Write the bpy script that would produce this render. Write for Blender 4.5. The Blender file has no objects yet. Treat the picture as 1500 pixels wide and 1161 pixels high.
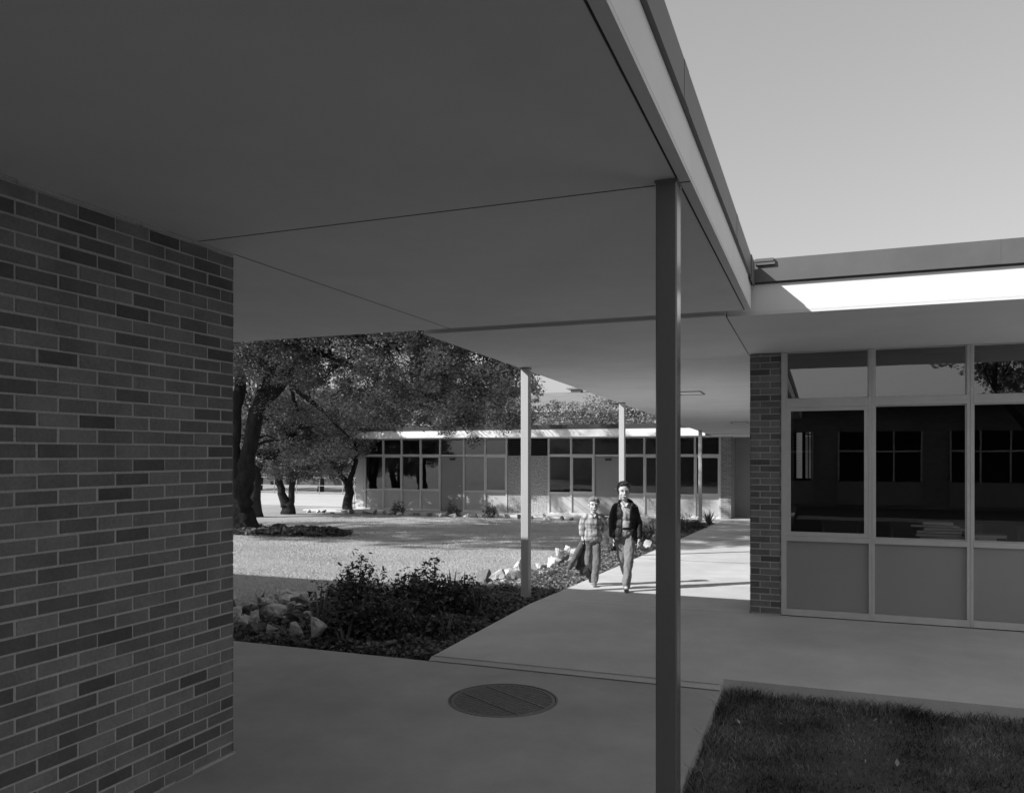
import bpy, bmesh, math, random
import numpy as np
from mathutils import Vector, Matrix, noise

random.seed(7); RNG = np.random.default_rng(7)
SC = bpy.context.scene
COL = SC.collection
PI = math.pi

# ------------------------------------------------------------------ helpers
CAMH = 1.706
TH = math.atan(450/1167)
ST, CT = math.sin(TH), math.cos(TH)
F = 1167.0
def ray(px, depth):            # point at a given distance along the view axis (x,y only)
    xc = (px-750)/F*depth
    return xc*CT-depth*ST, xc*ST+depth*CT
def W(px, py, depth):
    x, y = ray(px, depth)
    return Vector((x, y, CAMH-(py-667)/F*depth))
def G(px, py, z=-0.05):
    d = F*(CAMH-z)/(py-667)
    x, y = ray(px, d)
    return Vector((x, y, z)), d

def sstep(a, b, x):
    t = max(0., min(1., (x-a)/(b-a))); return t*t*(3-2*t)
def gz(x, y):                  # height of the lawn
    z = -0.075
    if y > 8: z -= 0.0235*(min(y, 29)-8)
    return z
def wz(y):                     # top of the covered walk
    if y < 6.0: return 0.03
    if y < 8.4: return 0.03+0.02*(y-6)/2.4
    if y < 9.7: return 0.05-0.045*(y-8.4)/1.3
    return 0.005-0.0265*(y-9.7)
SOF = 2.86
def cz(y): return 2.83-0.0208*(y-6.6)     # soffit of the covered walk

def prop(o, label=None, cat=None, group=None, kind=None):
    if label: o['label'] = label
    if cat: o['category'] = cat
    if group: o['group'] = group
    if kind: o['kind'] = kind
    return o
def link(name, me, mat, parent=None):
    o = bpy.data.objects.new(name, me); COL.objects.link(o)
    if mat is not None and len(me.materials) == 0:
        for m in (mat if isinstance(mat, (list, tuple)) else [mat]): me.materials.append(m)
    if parent is not None:
        o.parent = parent
        if parent.location.length > 0 or parent.rotation_euler.z != 0:
            o.matrix_parent_inverse = Matrix.Identity(4)
            me.transform(world_of(parent).inverted())
    return o
def world_of(o):
    m = Matrix.LocRotScale(o.location, o.rotation_euler, o.scale)
    if o.parent is not None: m = world_of(o.parent) @ m
    return m
def thing(name, label, cat, loc=(0,0,0), group=None):
    o = bpy.data.objects.new(name, None); COL.objects.link(o)
    o.location = loc; o.empty_display_size = .2
    return prop(o, label, cat, group)

class MB:
    def __init__(s): s.v = []; s.f = []; s.m = []; s.c = []
    def add(s, vs, fs, m=0, c=0.5):
        n = len(s.v); s.v += [tuple(v) for v in vs]
        for f in fs: s.f.append([i+n for i in f]); s.m.append(m); s.c.append(c)
    def box(s, x0, x1, y0, y1, z0, z1, m=0, c=.5):
        s.add([(x0,y0,z0),(x1,y0,z0),(x1,y1,z0),(x0,y1,z0),(x0,y0,z1),(x1,y0,z1),(x1,y1,z1),(x0,y1,z1)],
              [(0,3,2,1),(4,5,6,7),(0,1,5,4),(1,2,6,5),(2,3,7,6),(3,0,4,7)], m, c)
    def sbox(s, x0, x1, y0, y1, zf0, zf1, m=0):   # box whose bottom / top follow functions of y
        a0, a1, b0, b1 = zf0(y0), zf0(y1), zf1(y0), zf1(y1)
        s.add([(x0,y0,a0),(x1,y0,a0),(x1,y1,a1),(x0,y1,a1),(x0,y0,b0),(x1,y0,b0),(x1,y1,b1),(x0,y1,b1)],
              [(0,3,2,1),(4,5,6,7),(0,1,5,4),(1,2,6,5),(2,3,7,6),(3,0,4,7)], m)
    def tube(s, pts, rads, n=8, m=0, cap=True, wob=0.0):
        pts = [Vector(p) for p in pts]; rings = []
        up = Vector((0,0,1)); base = len(s.v)
        prev = None
        for i, p in enumerate(pts):
            d = (pts[min(i+1, len(pts)-1)]-pts[max(i-1, 0)]).normalized()
            if prev is None:
                a = d.cross(Vector((1,0,0)) if abs(d.x) < .8 else Vector((0,1,0))).normalized()
            else:
                a = (prev-d*prev.dot(d)).normalized()
            b = d.cross(a); prev = a
            for k in range(n):
                t = 2*PI*k/n
                r = rads[i]*(1+wob*noise.noise(Vector((p.x*1.5+math.cos(t)*.8, p.y*1.5+math.sin(t)*.8, p.z*1.2))))
                s.v.append(tuple(p+(a*math.cos(t)+b*math.sin(t))*r))
        for i in range(len(pts)-1):
            for k in range(n):
                q = base+i*n
                s.f.append([q+k, q+(k+1)%n, q+n+(k+1)%n, q+n+k]); s.m.append(m); s.c.append(.5)
        if cap:
            s.f.append([base+k for k in range(n)][::-1]); s.m.append(m); s.c.append(.5)
            q = base+(len(pts)-1)*n
            s.f.append([q+k for k in range(n)]); s.m.append(m); s.c.append(.5)
    def mesh(s, name, smooth=False, attr=False):
        me = bpy.data.meshes.new(name); me.from_pydata(s.v, [], s.f)
        me.polygons.foreach_set('material_index', s.m)
        if smooth: me.polygons.foreach_set('use_smooth', [True]*len(s.f))
        if attr:
            a = me.attributes.new('tone', 'FLOAT', 'FACE'); a.data.foreach_set('value', s.c)
        me.update(); return me
    def build(s, name, mat, parent=None, smooth=False, attr=False, bevel=0):
        me = s.mesh(name, smooth, attr)
        o = link(name, me, mat, parent)
        if bevel:
            b = o.modifiers.new('bevel', 'BEVEL'); b.width = bevel; b.segments = 1; b.limit_method = 'ANGLE'
        return o
def npmesh(name, V, loops, counts, smooth=False):
    me = bpy.data.meshes.new(name)
    me.vertices.add(len(V)); me.vertices.foreach_set('co', np.asarray(V, np.float32).ravel())
    me.loops.add(len(loops)); me.loops.foreach_set('vertex_index', np.asarray(loops, np.int32))
    me.polygons.add(len(counts))
    st = np.concatenate(([0], np.cumsum(counts)[:-1])).astype(np.int32)
    me.polygons.foreach_set('loop_start', st)
    try: me.polygons.foreach_set('loop_total', np.asarray(counts, np.int32))
    except Exception: pass
    me.update(calc_edges=True); me.validate()
    return me

# ------------------------------------------------------------------ materials (a black-and-white place)
def mat(name, base=.5, rough=.7, spec=.3, var=0., vscale=3., fine=0., fscale=80., bump=0., bscale=60., metal=0., stretch=(1,1,1), dirt=0., dscale=.8, specks=0.):
    m = bpy.data.materials.new(name); m.use_nodes = True
    nt = m.node_tree; N = nt.nodes; L = nt.links
    b = N['Principled BSDF']
    b.inputs['Roughness'].default_value = rough
    b.inputs['Specular IOR Level'].default_value = spec
    b.inputs['Metallic'].default_value = metal
    b.inputs['Base Color'].default_value = (base, base, base, 1)
    if var or fine or bump or dirt:
        tc = N.new('ShaderNodeTexCoord'); mp = N.new('ShaderNodeMapping')
        mp.inputs['Scale'].default_value = stretch
        L.new(tc.outputs['Object'], mp.inputs['Vector'])
        val = None
        def addn(scale, amp, detail, cur, rgh=.6):
            n = N.new('ShaderNodeTexNoise'); n.inputs['Scale'].default_value = scale; n.inputs['Detail'].default_value = detail
            n.inputs['Roughness'].default_value = rgh
            L.new(mp.outputs[0], n.inputs['Vector'])
            r = N.new('ShaderNodeMapRange'); r.inputs[1].default_value = .3; r.inputs[2].default_value = .7
            r.inputs[3].default_value = 1-amp; r.inputs[4].default_value = 1+amp; r.clamp = False
            L.new(n.outputs['Fac'], r.inputs[0])
            if cur is None: return r.outputs[0]
            q = N.new('ShaderNodeMath'); q.operation = 'MULTIPLY'
            L.new(cur, q.inputs[0]); L.new(r.outputs[0], q.inputs[1]); return q.outputs[0]
        if var: val = addn(vscale, var, 5, val)
        if dirt: val = addn(dscale, dirt, 6, val, .7)
        if fine: val = addn(fscale, fine, 3, val)
        if specks:
            n = N.new('ShaderNodeTexNoise'); n.inputs['Scale'].default_value = 17; n.inputs['Detail'].default_value = 7; n.inputs['Roughness'].default_value = .75
            L.new(mp.outputs[0], n.inputs['Vector'])
            r = N.new('ShaderNodeMapRange'); r.inputs[1].default_value = .68; r.inputs[2].default_value = .76; r.inputs[3].default_value = 1; r.inputs[4].default_value = 1-specks
            L.new(n.outputs['Fac'], r.inputs[0])
            q = N.new('ShaderNodeMath'); q.operation = 'MULTIPLY'; L.new(val, q.inputs[0]); L.new(r.outputs[0], q.inputs[1]); val = q.outputs[0]
        if val is not None:
            q = N.new('ShaderNodeMath'); q.operation = 'MULTIPLY'; q.inputs[1].default_value = base
            L.new(val, q.inputs[0]); q.use_clamp = True
            L.new(q.outputs[0], b.inputs['Base Color'])
        if bump:
            n = N.new('ShaderNodeTexNoise'); n.inputs['Scale'].default_value = bscale; n.inputs['Detail'].default_value = 5
            L.new(mp.outputs[0], n.inputs['Vector'])
            bp = N.new('ShaderNodeBump'); bp.inputs['Strength'].default_value = bump; bp.inputs['Distance'].default_value = .01
            L.new(n.outputs['Fac'], bp.inputs['Height']); L.new(bp.outputs[0], b.inputs['Normal'])
    return m
def leafmat(name, lo, hi, rough=.45, trans=.25, spec=.4, vs=1.3, va=.3):
    m = bpy.data.materials.new(name); m.use_nodes = True
    nt = m.node_tree; N = nt.nodes; L = nt.links; b = N['Principled BSDF']
    g = N.new('ShaderNodeNewGeometry')
    r = N.new('ShaderNodeMapRange'); r.inputs[3].default_value = lo; r.inputs[4].default_value = hi
    L.new(g.outputs['Random Per Island'], r.inputs[0])
    tc = N.new('ShaderNodeTexCoord'); n = N.new('ShaderNodeTexNoise'); n.inputs['Scale'].default_value = vs; n.inputs['Detail'].default_value = 2
    L.new(tc.outputs['Object'], n.inputs['Vector'])
    r2 = N.new('ShaderNodeMapRange'); r2.inputs[1].default_value = .35; r2.inputs[2].default_value = .65; r2.inputs[3].default_value = 1-va; r2.inputs[4].default_value = 1+va
    L.new(n.outputs['Fac'], r2.inputs[0])
    q = N.new('ShaderNodeMath'); q.operation = 'MULTIPLY'; L.new(r.outputs[0], q.inputs[0]); L.new(r2.outputs[0], q.inputs[1])
    r = q; L.new(r.outputs[0], b.inputs['Base Color'])
    b.inputs['Roughness'].default_value = rough; b.inputs['Specular IOR Level'].default_value = spec
    t = N.new('ShaderNodeBsdfTranslucent'); L.new(r.outputs[0], t.inputs['Color'])
    mx = N.new('ShaderNodeMixShader'); mx.inputs[0].default_value = trans
    L.new(b.outputs[0], mx.inputs[1]); L.new(t.outputs[0], mx.inputs[2])
    L.new(mx.outputs[0], N['Material Output'].inputs[0])
    return m
def brickmat_tone(name, lo, hi):          # tone comes from each modelled brick
    m = bpy.data.materials.new(name); m.use_nodes = True
    nt = m.node_tree; N = nt.nodes; L = nt.links; b = N['Principled BSDF']
    a = N.new('ShaderNodeAttribute'); a.attribute_name = 'tone'
    r = N.new('ShaderNodeMapRange'); r.inputs[3].default_value = lo; r.inputs[4].default_value = hi
    L.new(a.outputs['Fac'], r.inputs[0])
    tc = N.new('ShaderNodeTexCoord')
    n = N.new('ShaderNodeTexNoise'); n.inputs['Scale'].default_value = 55; n.inputs['Detail'].default_value = 6; n.inputs['Roughness'].default_value = .7
    L.new(tc.outputs['Object'], n.inputs['Vector'])
    n2 = N.new('ShaderNodeTexNoise'); n2.inputs['Scale'].default_value = 5; n2.inputs['Detail'].default_value = 4
    L.new(tc.outputs['Object'], n2.inputs['Vector'])
    r2 = N.new('ShaderNodeMapRange'); r2.inputs[1].default_value = .25; r2.inputs[2].default_value = .75; r2.inputs[3].default_value = .8; r2.inputs[4].default_value = 1.2
    L.new(n.outputs['Fac'], r2.inputs[0])
    r3 = N.new('ShaderNodeMapRange'); r3.inputs[1].default_value = .3; r3.inputs[2].default_value = .7; r3.inputs[3].default_value = .85; r3.inputs[4].default_value = 1.15
    L.new(n2.outputs['Fac'], r3.inputs[0])
    q = N.new('ShaderNodeMath'); q.operation = 'MULTIPLY'; L.new(r.outputs[0], q.inputs[0]); L.new(r2.outputs[0], q.inputs[1])
    q2 = N.new('ShaderNodeMath'); q2.operation = 'MULTIPLY'; L.new(q.outputs[0], q2.inputs[0]); L.new(r3.outputs[0], q2.inputs[1])
    L.new(q2.outputs[0], b.inputs['Base Color']); b.inputs['Roughness'].default_value = .85; b.inputs['Specular IOR Level'].default_value = .2
    bp = N.new('ShaderNodeBump'); bp.inputs['Strength'].default_value = .35; bp.inputs['Distance'].default_value = .004
    L.new(n.outputs['Fac'], bp.inputs['Height']); L.new(bp.outputs[0], b.inputs['Normal'])
    return m
def brickmat(name, c1, c2, cm, axis='x'):
    m = bpy.data.materials.new(name); m.use_nodes = True
    nt = m.node_tree; N = nt.nodes; L = nt.links; b = N['Principled BSDF']
    tc = N.new('ShaderNodeTexCoord'); sp = N.new('ShaderNodeSeparateXYZ'); cb = N.new('ShaderNodeCombineXYZ')
    L.new(tc.outputs['Object'], sp.inputs[0])
    L.new(sp.outputs['X' if axis == 'x' else 'Y'], cb.inputs[0]); L.new(sp.outputs['Z'], cb.inputs[1])
    t = N.new('ShaderNodeTexBrick'); L.new(cb.outputs[0], t.inputs['Vector'])
    t.inputs['Scale'].default_value = 1; t.inputs['Brick Width'].default_value = .203; t.inputs['Row Height'].default_value = .0677
    t.inputs['Mortar Size'].default_value = .005; t.inputs['Mortar Smooth'].default_value = .1
    t.inputs['Color1'].default_value = (c1,c1,c1,1); t.inputs['Color2'].default_value = (c2,c2,c2,1); t.inputs['Mortar'].default_value = (cm,cm,cm,1)
    L.new(t.outputs['Color'], b.inputs['Base Color']); b.inputs['Roughness'].default_value = .85
    bp = N.new('ShaderNodeBump'); bp.inputs['Strength'].default_value = .6; bp.inputs['Distance'].default_value = .005; bp.invert = True
    L.new(t.outputs['Fac'], bp.inputs['Height']); L.new(bp.outputs[0], b.inputs['Normal'])
    return m
def glassmat(name, ior=1.6, tint=.8, wob=.0):
    m = bpy.data.materials.new(name); m.use_nodes = True
    nt = m.node_tree; N = nt.nodes; L = nt.links
    N.remove(N['Principled BSDF'])
    t = N.new('ShaderNodeBsdfTransparent'); t.inputs[0].default_value = (tint,tint,tint,1)
    g = N.new('ShaderNodeBsdfGlossy'); g.inputs['Roughness'].default_value = 0.0; g.inputs[0].default_value = (1,1,1,1)
    f = N.new('ShaderNodeFresnel'); f.inputs[0].default_value = ior
    if wob:
        tc = N.new('ShaderNodeTexCoord'); n = N.new('ShaderNodeTexNoise'); n.inputs['Scale'].default_value = 1.3; n.inputs['Detail'].default_value = 1
        L.new(tc.outputs['Object'], n.inputs['Vector'])
        bp = N.new('ShaderNodeBump'); bp.inputs['Strength'].default_value = wob; bp.inputs['Distance'].default_value = .02
        L.new(n.outputs['Fac'], bp.inputs['Height']); L.new(bp.outputs[0], g.inputs['Normal'])
    mx = N.new('ShaderNodeMixShader'); L.new(f.outputs[0], mx.inputs[0]); L.new(t.outputs[0], mx.inputs[1]); L.new(g.outputs[0], mx.inputs[2])
    L.new(mx.outputs[0], N['Material Output'].inputs[0])
    return m

M = dict(
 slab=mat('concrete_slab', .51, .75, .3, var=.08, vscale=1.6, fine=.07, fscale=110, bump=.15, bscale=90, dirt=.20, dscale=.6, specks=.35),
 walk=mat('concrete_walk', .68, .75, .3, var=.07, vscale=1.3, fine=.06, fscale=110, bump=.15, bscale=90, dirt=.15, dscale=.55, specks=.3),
 slab_edge=mat('concrete_edge', .42, .85, .2, var=.15, vscale=9, fine=.1, bump=.4, bscale=50),
 joint=mat('dark_joint', .05, .9),
 soffit=mat('painted_plaster', .80, .75, .25, var=.035, vscale=1.2, fine=.03, fscale=160, bump=.06, bscale=120, dirt=.07, dscale=.45, specks=.12),
 fascia=mat('painted_fascia', .86, .55, .35, var=.02, vscale=2, dirt=.05, dscale=1.2, stretch=(1,1,.25), specks=.15),
 stop=mat('metal_gravel_stop', .145, .5, .4, var=.08, vscale=4, metal=.0, dirt=.08, dscale=1.2),
 roof=mat('roof_gravel', .25, .9, fine=.4, fscale=60),
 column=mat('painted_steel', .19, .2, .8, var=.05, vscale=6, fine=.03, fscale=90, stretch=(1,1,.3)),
 column_lit=mat('painted_steel_sunlit', .54, .5, .4, var=.05, vscale=5, stretch=(1,1,.3)),  # same column paint, sunlight put into a lighter tone for the walk columns
 brick=brickmat_tone('brick_units', .12, .30),
 mortar=mat('mortar', .52, .95, .1, fine=.15, fscale=120, bump=.5, bscale=120, var=.1, vscale=3),
 brickx=brickmat('brick_face_x', .20, .30, .45, 'x'),
 bricky=brickmat('brick_face_y', .20, .30, .45, 'y'),
 frame=mat('aluminium_frame', .72, .38, .5, var=.05, vscale=7, metal=.25),
 frame_far=mat('aluminium_frame_far', .70, .45, .5, metal=.1),
 panel=mat('spandrel_panel', .37, .6, .3, var=.025, vscale=2),
 panel_far=mat('spandrel_panel_far', .52, .6, .3, var=.03, vscale=2),
 door=mat('door_paint', .30, .45, .4, var=.05, vscale=1.5),
 stucco=mat('stucco_panel', .40, .9, .1, var=.3, vscale=14, fine=.5, fscale=28, bump=1., bscale=30),
 stucco_far=mat('stucco_wall', .36, .9, .1, var=.05, vscale=2, fine=.12, fscale=40, bump=.4, bscale=60),
 louver=mat('louver_metal', .06, .6),
 glass=glassmat('window_glass', 1.85, .9, .02),
 glass_transom=glassmat('transom_glass', 2.5, .6, .03),
 glass_far=glassmat('window_glass_far', 2.0, .75, .03),
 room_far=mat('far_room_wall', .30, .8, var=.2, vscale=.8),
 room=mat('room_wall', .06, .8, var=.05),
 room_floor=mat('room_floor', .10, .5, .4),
 black=mat('dark_void', .012, .9),
 iron=mat('cast_iron', .22, .55, .4, var=.15, vscale=20, fine=.2, fscale=120, bump=.2),
 soil=mat('soil', .055, .95, .1, var=.4, vscale=6, fine=.5, fscale=60, bump=1., bscale=25),
 rock=mat('limestone', .62, .9, .15, var=.28, vscale=7, fine=.15, fscale=45, bump=1., bscale=26),
 rock_dark=mat('dark_rock', .20, .9, .15, var=.2, vscale=9, fine=.2, fscale=45, bump=.8, bscale=22),
 bark=mat('bark', .035, .95, .1, var=.35, vscale=9, fine=.3, fscale=40, bump=1., bscale=14, stretch=(1,1,.25)),
 oakleaf=leafmat('oak_leaves', .07, .40, .40, .35, .4, 1.1, .6),
 midleaf=leafmat('mid_leaves', .10, .42, .5, .35),
 paleleaf=leafmat('pale_leaves', .20, .42, .55, .3),
 shrubleaf=leafmat('shrub_leaves', .045, .17, .38, .15),
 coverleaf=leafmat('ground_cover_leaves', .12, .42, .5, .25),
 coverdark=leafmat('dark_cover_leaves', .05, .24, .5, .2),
 blade=leafmat('blade_leaves', .12, .30, .4, .25),
 grass=leafmat('lawn_blades', .48, .66, .6, .15, .2, .7, .1),
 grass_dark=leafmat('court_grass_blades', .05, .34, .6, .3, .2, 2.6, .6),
 deadleaf=leafmat('dead_leaves', .2, .5, .8, .2, .1),
 pale=mat('pale_paving', .62, .8, var=.05, vscale=.5),
 wall_far=mat('far_wall', .6, .9, var=.08, vscale=.6),
 roof_far=mat('far_slate_roof', .26, .85, var=.12, vscale=.8, stretch=(1,1,8)),
 dark_far=mat('far_brick', .10, .9, var=.15, vscale=1.5),
 fence=mat('fence_metal', .35, .5, metal=.2),
 paper=mat('paper_block', .85, .8, fine=.2, fscale=200, stretch=(1,1,12)),
 cover1=mat('book_cover', .42, .5), cover2=mat('book_cover_dark', .10, .5), cover3=mat('book_cover_pale', .75, .5),
 chair=mat('chair_plywood', .09, .5), chairm=mat('chair_metal', .25, .35, metal=.6),
)

# lawn material
def groundmat():
    m = bpy.data.materials.new('lawn_ground'); m.use_nodes = True
    nt = m.node_tree; N = nt.nodes; L = nt.links; b = N['Principled BSDF']
    tc = N.new('ShaderNodeTexCoord')
    def no(s, d, lo, hi):
        n = N.new('ShaderNodeTexNoise'); n.inputs['Scale'].default_value = s; n.inputs['Detail'].default_value = d; n.inputs['Roughness'].default_value = .65
        L.new(tc.outputs['Object'], n.inputs['Vector'])
        r = N.new('ShaderNodeMapRange'); r.inputs[1].default_value = .3; r.inputs[2].default_value = .7; r.inputs[3].default_value = lo; r.inputs[4].default_value = hi
        L.new(n.outputs['Fac'], r.inputs[0]); return n, r.outputs[0]
    _, a = no(.45, 5, .85, 1.15); nf, c = no(60, 6, .8, 1.2)
    q = N.new('ShaderNodeMath'); q.operation = 'MULTIPLY'; L.new(a, q.inputs[0]); L.new(c, q.inputs[1])
    # the court in front of the windows is darker, thinner turf
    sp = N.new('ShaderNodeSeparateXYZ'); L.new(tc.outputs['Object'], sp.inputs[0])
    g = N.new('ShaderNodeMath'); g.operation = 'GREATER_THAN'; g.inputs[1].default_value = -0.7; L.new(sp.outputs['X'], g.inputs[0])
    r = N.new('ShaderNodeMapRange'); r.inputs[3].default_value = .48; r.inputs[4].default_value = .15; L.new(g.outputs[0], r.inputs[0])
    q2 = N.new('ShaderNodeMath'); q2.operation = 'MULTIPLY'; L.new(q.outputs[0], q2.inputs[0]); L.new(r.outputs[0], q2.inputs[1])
    L.new(q2.outputs[0], b.inputs['Base Color']); b.inputs['Roughness'].default_value = .95; b.inputs['Specular IOR Level'].default_value = .1
    bp = N.new('ShaderNodeBump'); bp.inputs['Strength'].default_value = .8; bp.inputs['Distance'].default_value = .03
    L.new(nf.outputs['Fac'], bp.inputs['Height']); L.new(bp.outputs[0], b.inputs['Normal'])
    return m
M['lawn'] = groundmat()

# ------------------------------------------------------------------ setting: ground and slabs
def make_ground():
    xs = [-400,-150,-80,-50,-36]+list(np.arange(-30, 14.1, 1.0))+[20,40,80,150,400]
    ys = [-400,-150,-60,-30,-15,-8]+list(np.arange(-4, 31, .7))+[36,45,60,90,150,400]
    V = []; Fc = []
    for y in ys:
        for x in xs:
            w = .012*noise.noise(Vector((x*.4, y*.4, 0))) if (x < -8 and y > 8 and y < 30) else 0
            V.append((x, y, gz(x, y)+w))
    n = len(xs)
    for j in range(len(ys)-1):
        for i in range(n-1): Fc.append((j*n+i, j*n+i+1, (j+1)*n+i+1, (j+1)*n+i))
    me = bpy.data.meshes.new('ground'); me.from_pydata(V, [], Fc); me.update()
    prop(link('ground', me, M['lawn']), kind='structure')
make_ground()

GR = (-2.065, 5.18, .385)      # drain centre, radius of its seat
def near_slab():
    # slab with a round hole for the drain
    bm = bmesh.new()
    x0, x1, y0, y1 = -20, -.665, -8, 5.93
    n = 64
    ring = [bm.verts.new((GR[0]+GR[2]*math.cos(2*PI*k/n), GR[1]+GR[2]*math.sin(2*PI*k/n), 0)) for k in range(n)]
    sq = []
    h = .6
    for k in range(n):
        a = 2*PI*k/n; c, s = math.cos(a), math.sin(a); q = h/max(abs(c), abs(s))
        sq.append(bm.verts.new((GR[0]+c*q, GR[1]+s*q, 0)))
    for k in range(n): bm.faces.new((ring[k], sq[k], sq[(k+1)%n], ring[(k+1)%n]))
    low = [bm.verts.new((v.co.x, v.co.y, -.2)) for v in ring]
    for k in range(n): bm.faces.new((ring[(k+1)%n], low[(k+1)%n], low[k], ring[k]))
    bm.faces.new(low)
    bx0, bx1, by0, by1 = GR[0]-h, GR[0]+h, GR[1]-h, GR[1]+h
    def q(a, b, c, d):
        vs = [bm.verts.new((x, y, 0)) for x, y in ((a,c),(b,c),(b,d),(a,d))]; bm.faces.new(vs)
    q(x0, bx0, y0, y1); q(bx1, x1, y0, y1); q(bx0, bx1, y0, by0); q(bx0, bx1, by1, y1)
    def side(a, b):
        vs = [bm.verts.new(p) for p in ((a[0],a[1],-.15),(b[0],b[1],-.15),(b[0],b[1],0),(a[0],a[1],0))]; bm.faces.new(vs)
    side((x1,y0),(x1,y1)); side((x1,y1),(x0,y1)); side((x0,y1),(x0,y0))
    bmesh.ops.remove_doubles(bm, verts=bm.verts, dist=.0001)
    me = bpy.data.meshes.new('near_paving'); bm.to_mesh(me); bm.free()
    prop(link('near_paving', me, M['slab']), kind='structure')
near_slab()

def walk():
    mb = MB()
    ys = [5.985,6.15,6.6,7.2,7.8,8.4,8.8,9.2,9.7,12,15,18,21,24,27,28.6,31]
    # bevelled lip up from the near paving
    mb.add([(-3.03,5.935,.002),(-.67,5.935,.002),(-.67,5.985,.03),(-3.03,5.985,.03)], [(0,1,2,3)])
    mb.add([(-.67,5.935,.002),(-.67,5.935,-.12),(-.67,5.985,-.12),(-.67,5.985,.03)], [(0,1,2,3)])
    def xr(y): return -.67 if y < 8.79 else -.70
    for a, b in zip(ys[:-1], ys[1:]):
        mb.add([(-3.02,a,wz(a)),(xr(a),a,wz(a)),(xr(a),b,wz(b)),(-3.02,b,wz(b))], [(0,1,2,3)])
        mb.add([(-3.02,a,wz(a)),(-3.02,b,wz(b)),(-3.02,b,wz(b)-.16),(-3.02,a,wz(a)-.16)], [(0,1,2,3)])
    mb.add([(-.67,5.985,.03),(-.67,5.985,-.12),(-.67,6.15,-.12),(-.67,6.15,.03)], [(0,1,2,3)])
    # pavement along the windows of the right-hand building
    for a, b in ((6.15,6.6),(6.6,8.4),(8.4,8.8)):
        mb.add([(-.67,a,wz(a)),(16,a,wz(a)-.004),(16,b,wz(b)-.004),(-.67,b,wz(b))], [(0,1,2,3)])
    mb.add([(-.67,6.15,wz(6.15)),(-.67,6.15,-.12),(16,6.15,-.12),(16,6.15,wz(6.15)-.004)], [(0,1,2,3)])
    # pavement along the far classroom wing
    zf = wz(27)
    mb.add([(-3.02,27.05,wz(27)),(-3.02,28.6,wz(28.6)),(-19.5,28.6,wz(28.6)),(-19.5,27.05,wz(27))], [(0,1,2,3)])
    mb.add([(-3.02,27.05,wz(27)),(-19.5,27.05,wz(27)),(-19.5,27.05,wz(27)-.14),(-3.02,27.05,wz(27)-.14)], [(0,1,2,3)])
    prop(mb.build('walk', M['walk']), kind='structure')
    j = MB()
    j.add([(-3.0,5.932,.0045),(-.68,5.932,.0045),(-.68,5.938,.0045),(-3.0,5.938,.0045)], [(0,1,2,3)])
    j.add([(-3.0,5.982,.0335),(-.68,5.982,.0335),(-.68,5.990,.0335),(-3.0,5.990,.0335)], [(0,1,2,3)])
    for y in (8.72,):
        j.add([(-3.0,y,wz(y)+.003),(-.7,y,wz(y)+.003),(-.7,y+.006,wz(y)+.003),(-3.0,y+.006,wz(y)+.003)], [(0,1,2,3)])
    for y in (13.9, 18.8, 23.7):
        j.add([(-3.0,y,wz(y)+.003),(-.71,y,wz(y)+.003),(-.71,y+.018,wz(y)+.003),(-3.0,y+.018,wz(y)+.003)], [(0,1,2,3)])
    prop(j.build('paving_joints', M['joint']), kind='structure')
walk()
pl = MB(); z = gz(0, 29)+.006
pl.add([(-60,30.2,z),(-18.6,30.2,z),(-18.6,40,z),(-60,40,z)], [(0,1,2,3)])
prop(pl.build('playground_paving', M['pale']), kind='structure')

# ------------------------------------------------------------------ drain
def drain():
    t = thing('drain_grate', 'round cast iron drain grate set flush in the shaded concrete paving', 'drain grate', (GR[0], GR[1], 0))
    def ringm(r0, r1, z0, z1, n=64):
        mb = MB(); vs = []
        for r, z in ((r0,z0),(r0,z1),(r1,z1),(r1,z0)):
            vs += [(GR[0]+r*math.cos(2*PI*k/n), GR[1]+r*math.sin(2*PI*k/n), z) for k in range(n)]
        fs = []
        for q in range(3):
            fs += [(q*n+k, (q+1)*n+k, (q+1)*n+(k+1)%n, q*n+(k+1)%n) for k in range(n)]
        mb.add(vs, fs); return mb
    ringm(.372, .3845, -.06, .003).build('seat_ring', M['iron'], t)
    ringm(.343, .366, -.05, -.001).build('grate_rim', M['iron'], t)
    d = Vector((.866, -.5, 0)); p = Vector((.5, .866, 0)); c = Vector((GR[0], GR[1], 0))
    mb = MB(); nb = 21; R = .346
    def bar(mb, a, b, w, z0, z1):
        u = (b-a).normalized(); s = Vector((-u.y, u.x, 0))*w/2
        vs = [a-s, b-s, b+s, a+s]
        mb.add([(v.x,v.y,z0) for v in vs]+[(v.x,v.y,z1) for v in vs], [(4,5,6,7),(0,1,5,4),(1,2,6,5),(2,3,7,6),(3,0,4,7)])
    for k in range(nb):
        s = -R+(k+.5)*2*R/nb; hh = math.sqrt(max(0, R*R-s*s))
        bar(mb, c+d*s-p*hh, c+d*s+p*hh, .0130, -.012, -.002)
    mb.build('grate_bars', M['iron'], t)
    mc = MB()
    for s in (-.115, .115):
        hh = math.sqrt(R*R-s*s); bar(mc, c+p*s-d*hh, c+p*s+d*hh, .015, -.04, .001)
    mc.build('cross_bars', M['iron'], t)
    v = MB(); n = 48
    v.add([(GR[0]+.373*math.cos(2*PI*k/n), GR[1]+.373*math.sin(2*PI*k/n), -.10) for k in range(n)], [tuple(range(n))])
    v.build('sump', M['black'], t)
drain()

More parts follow.
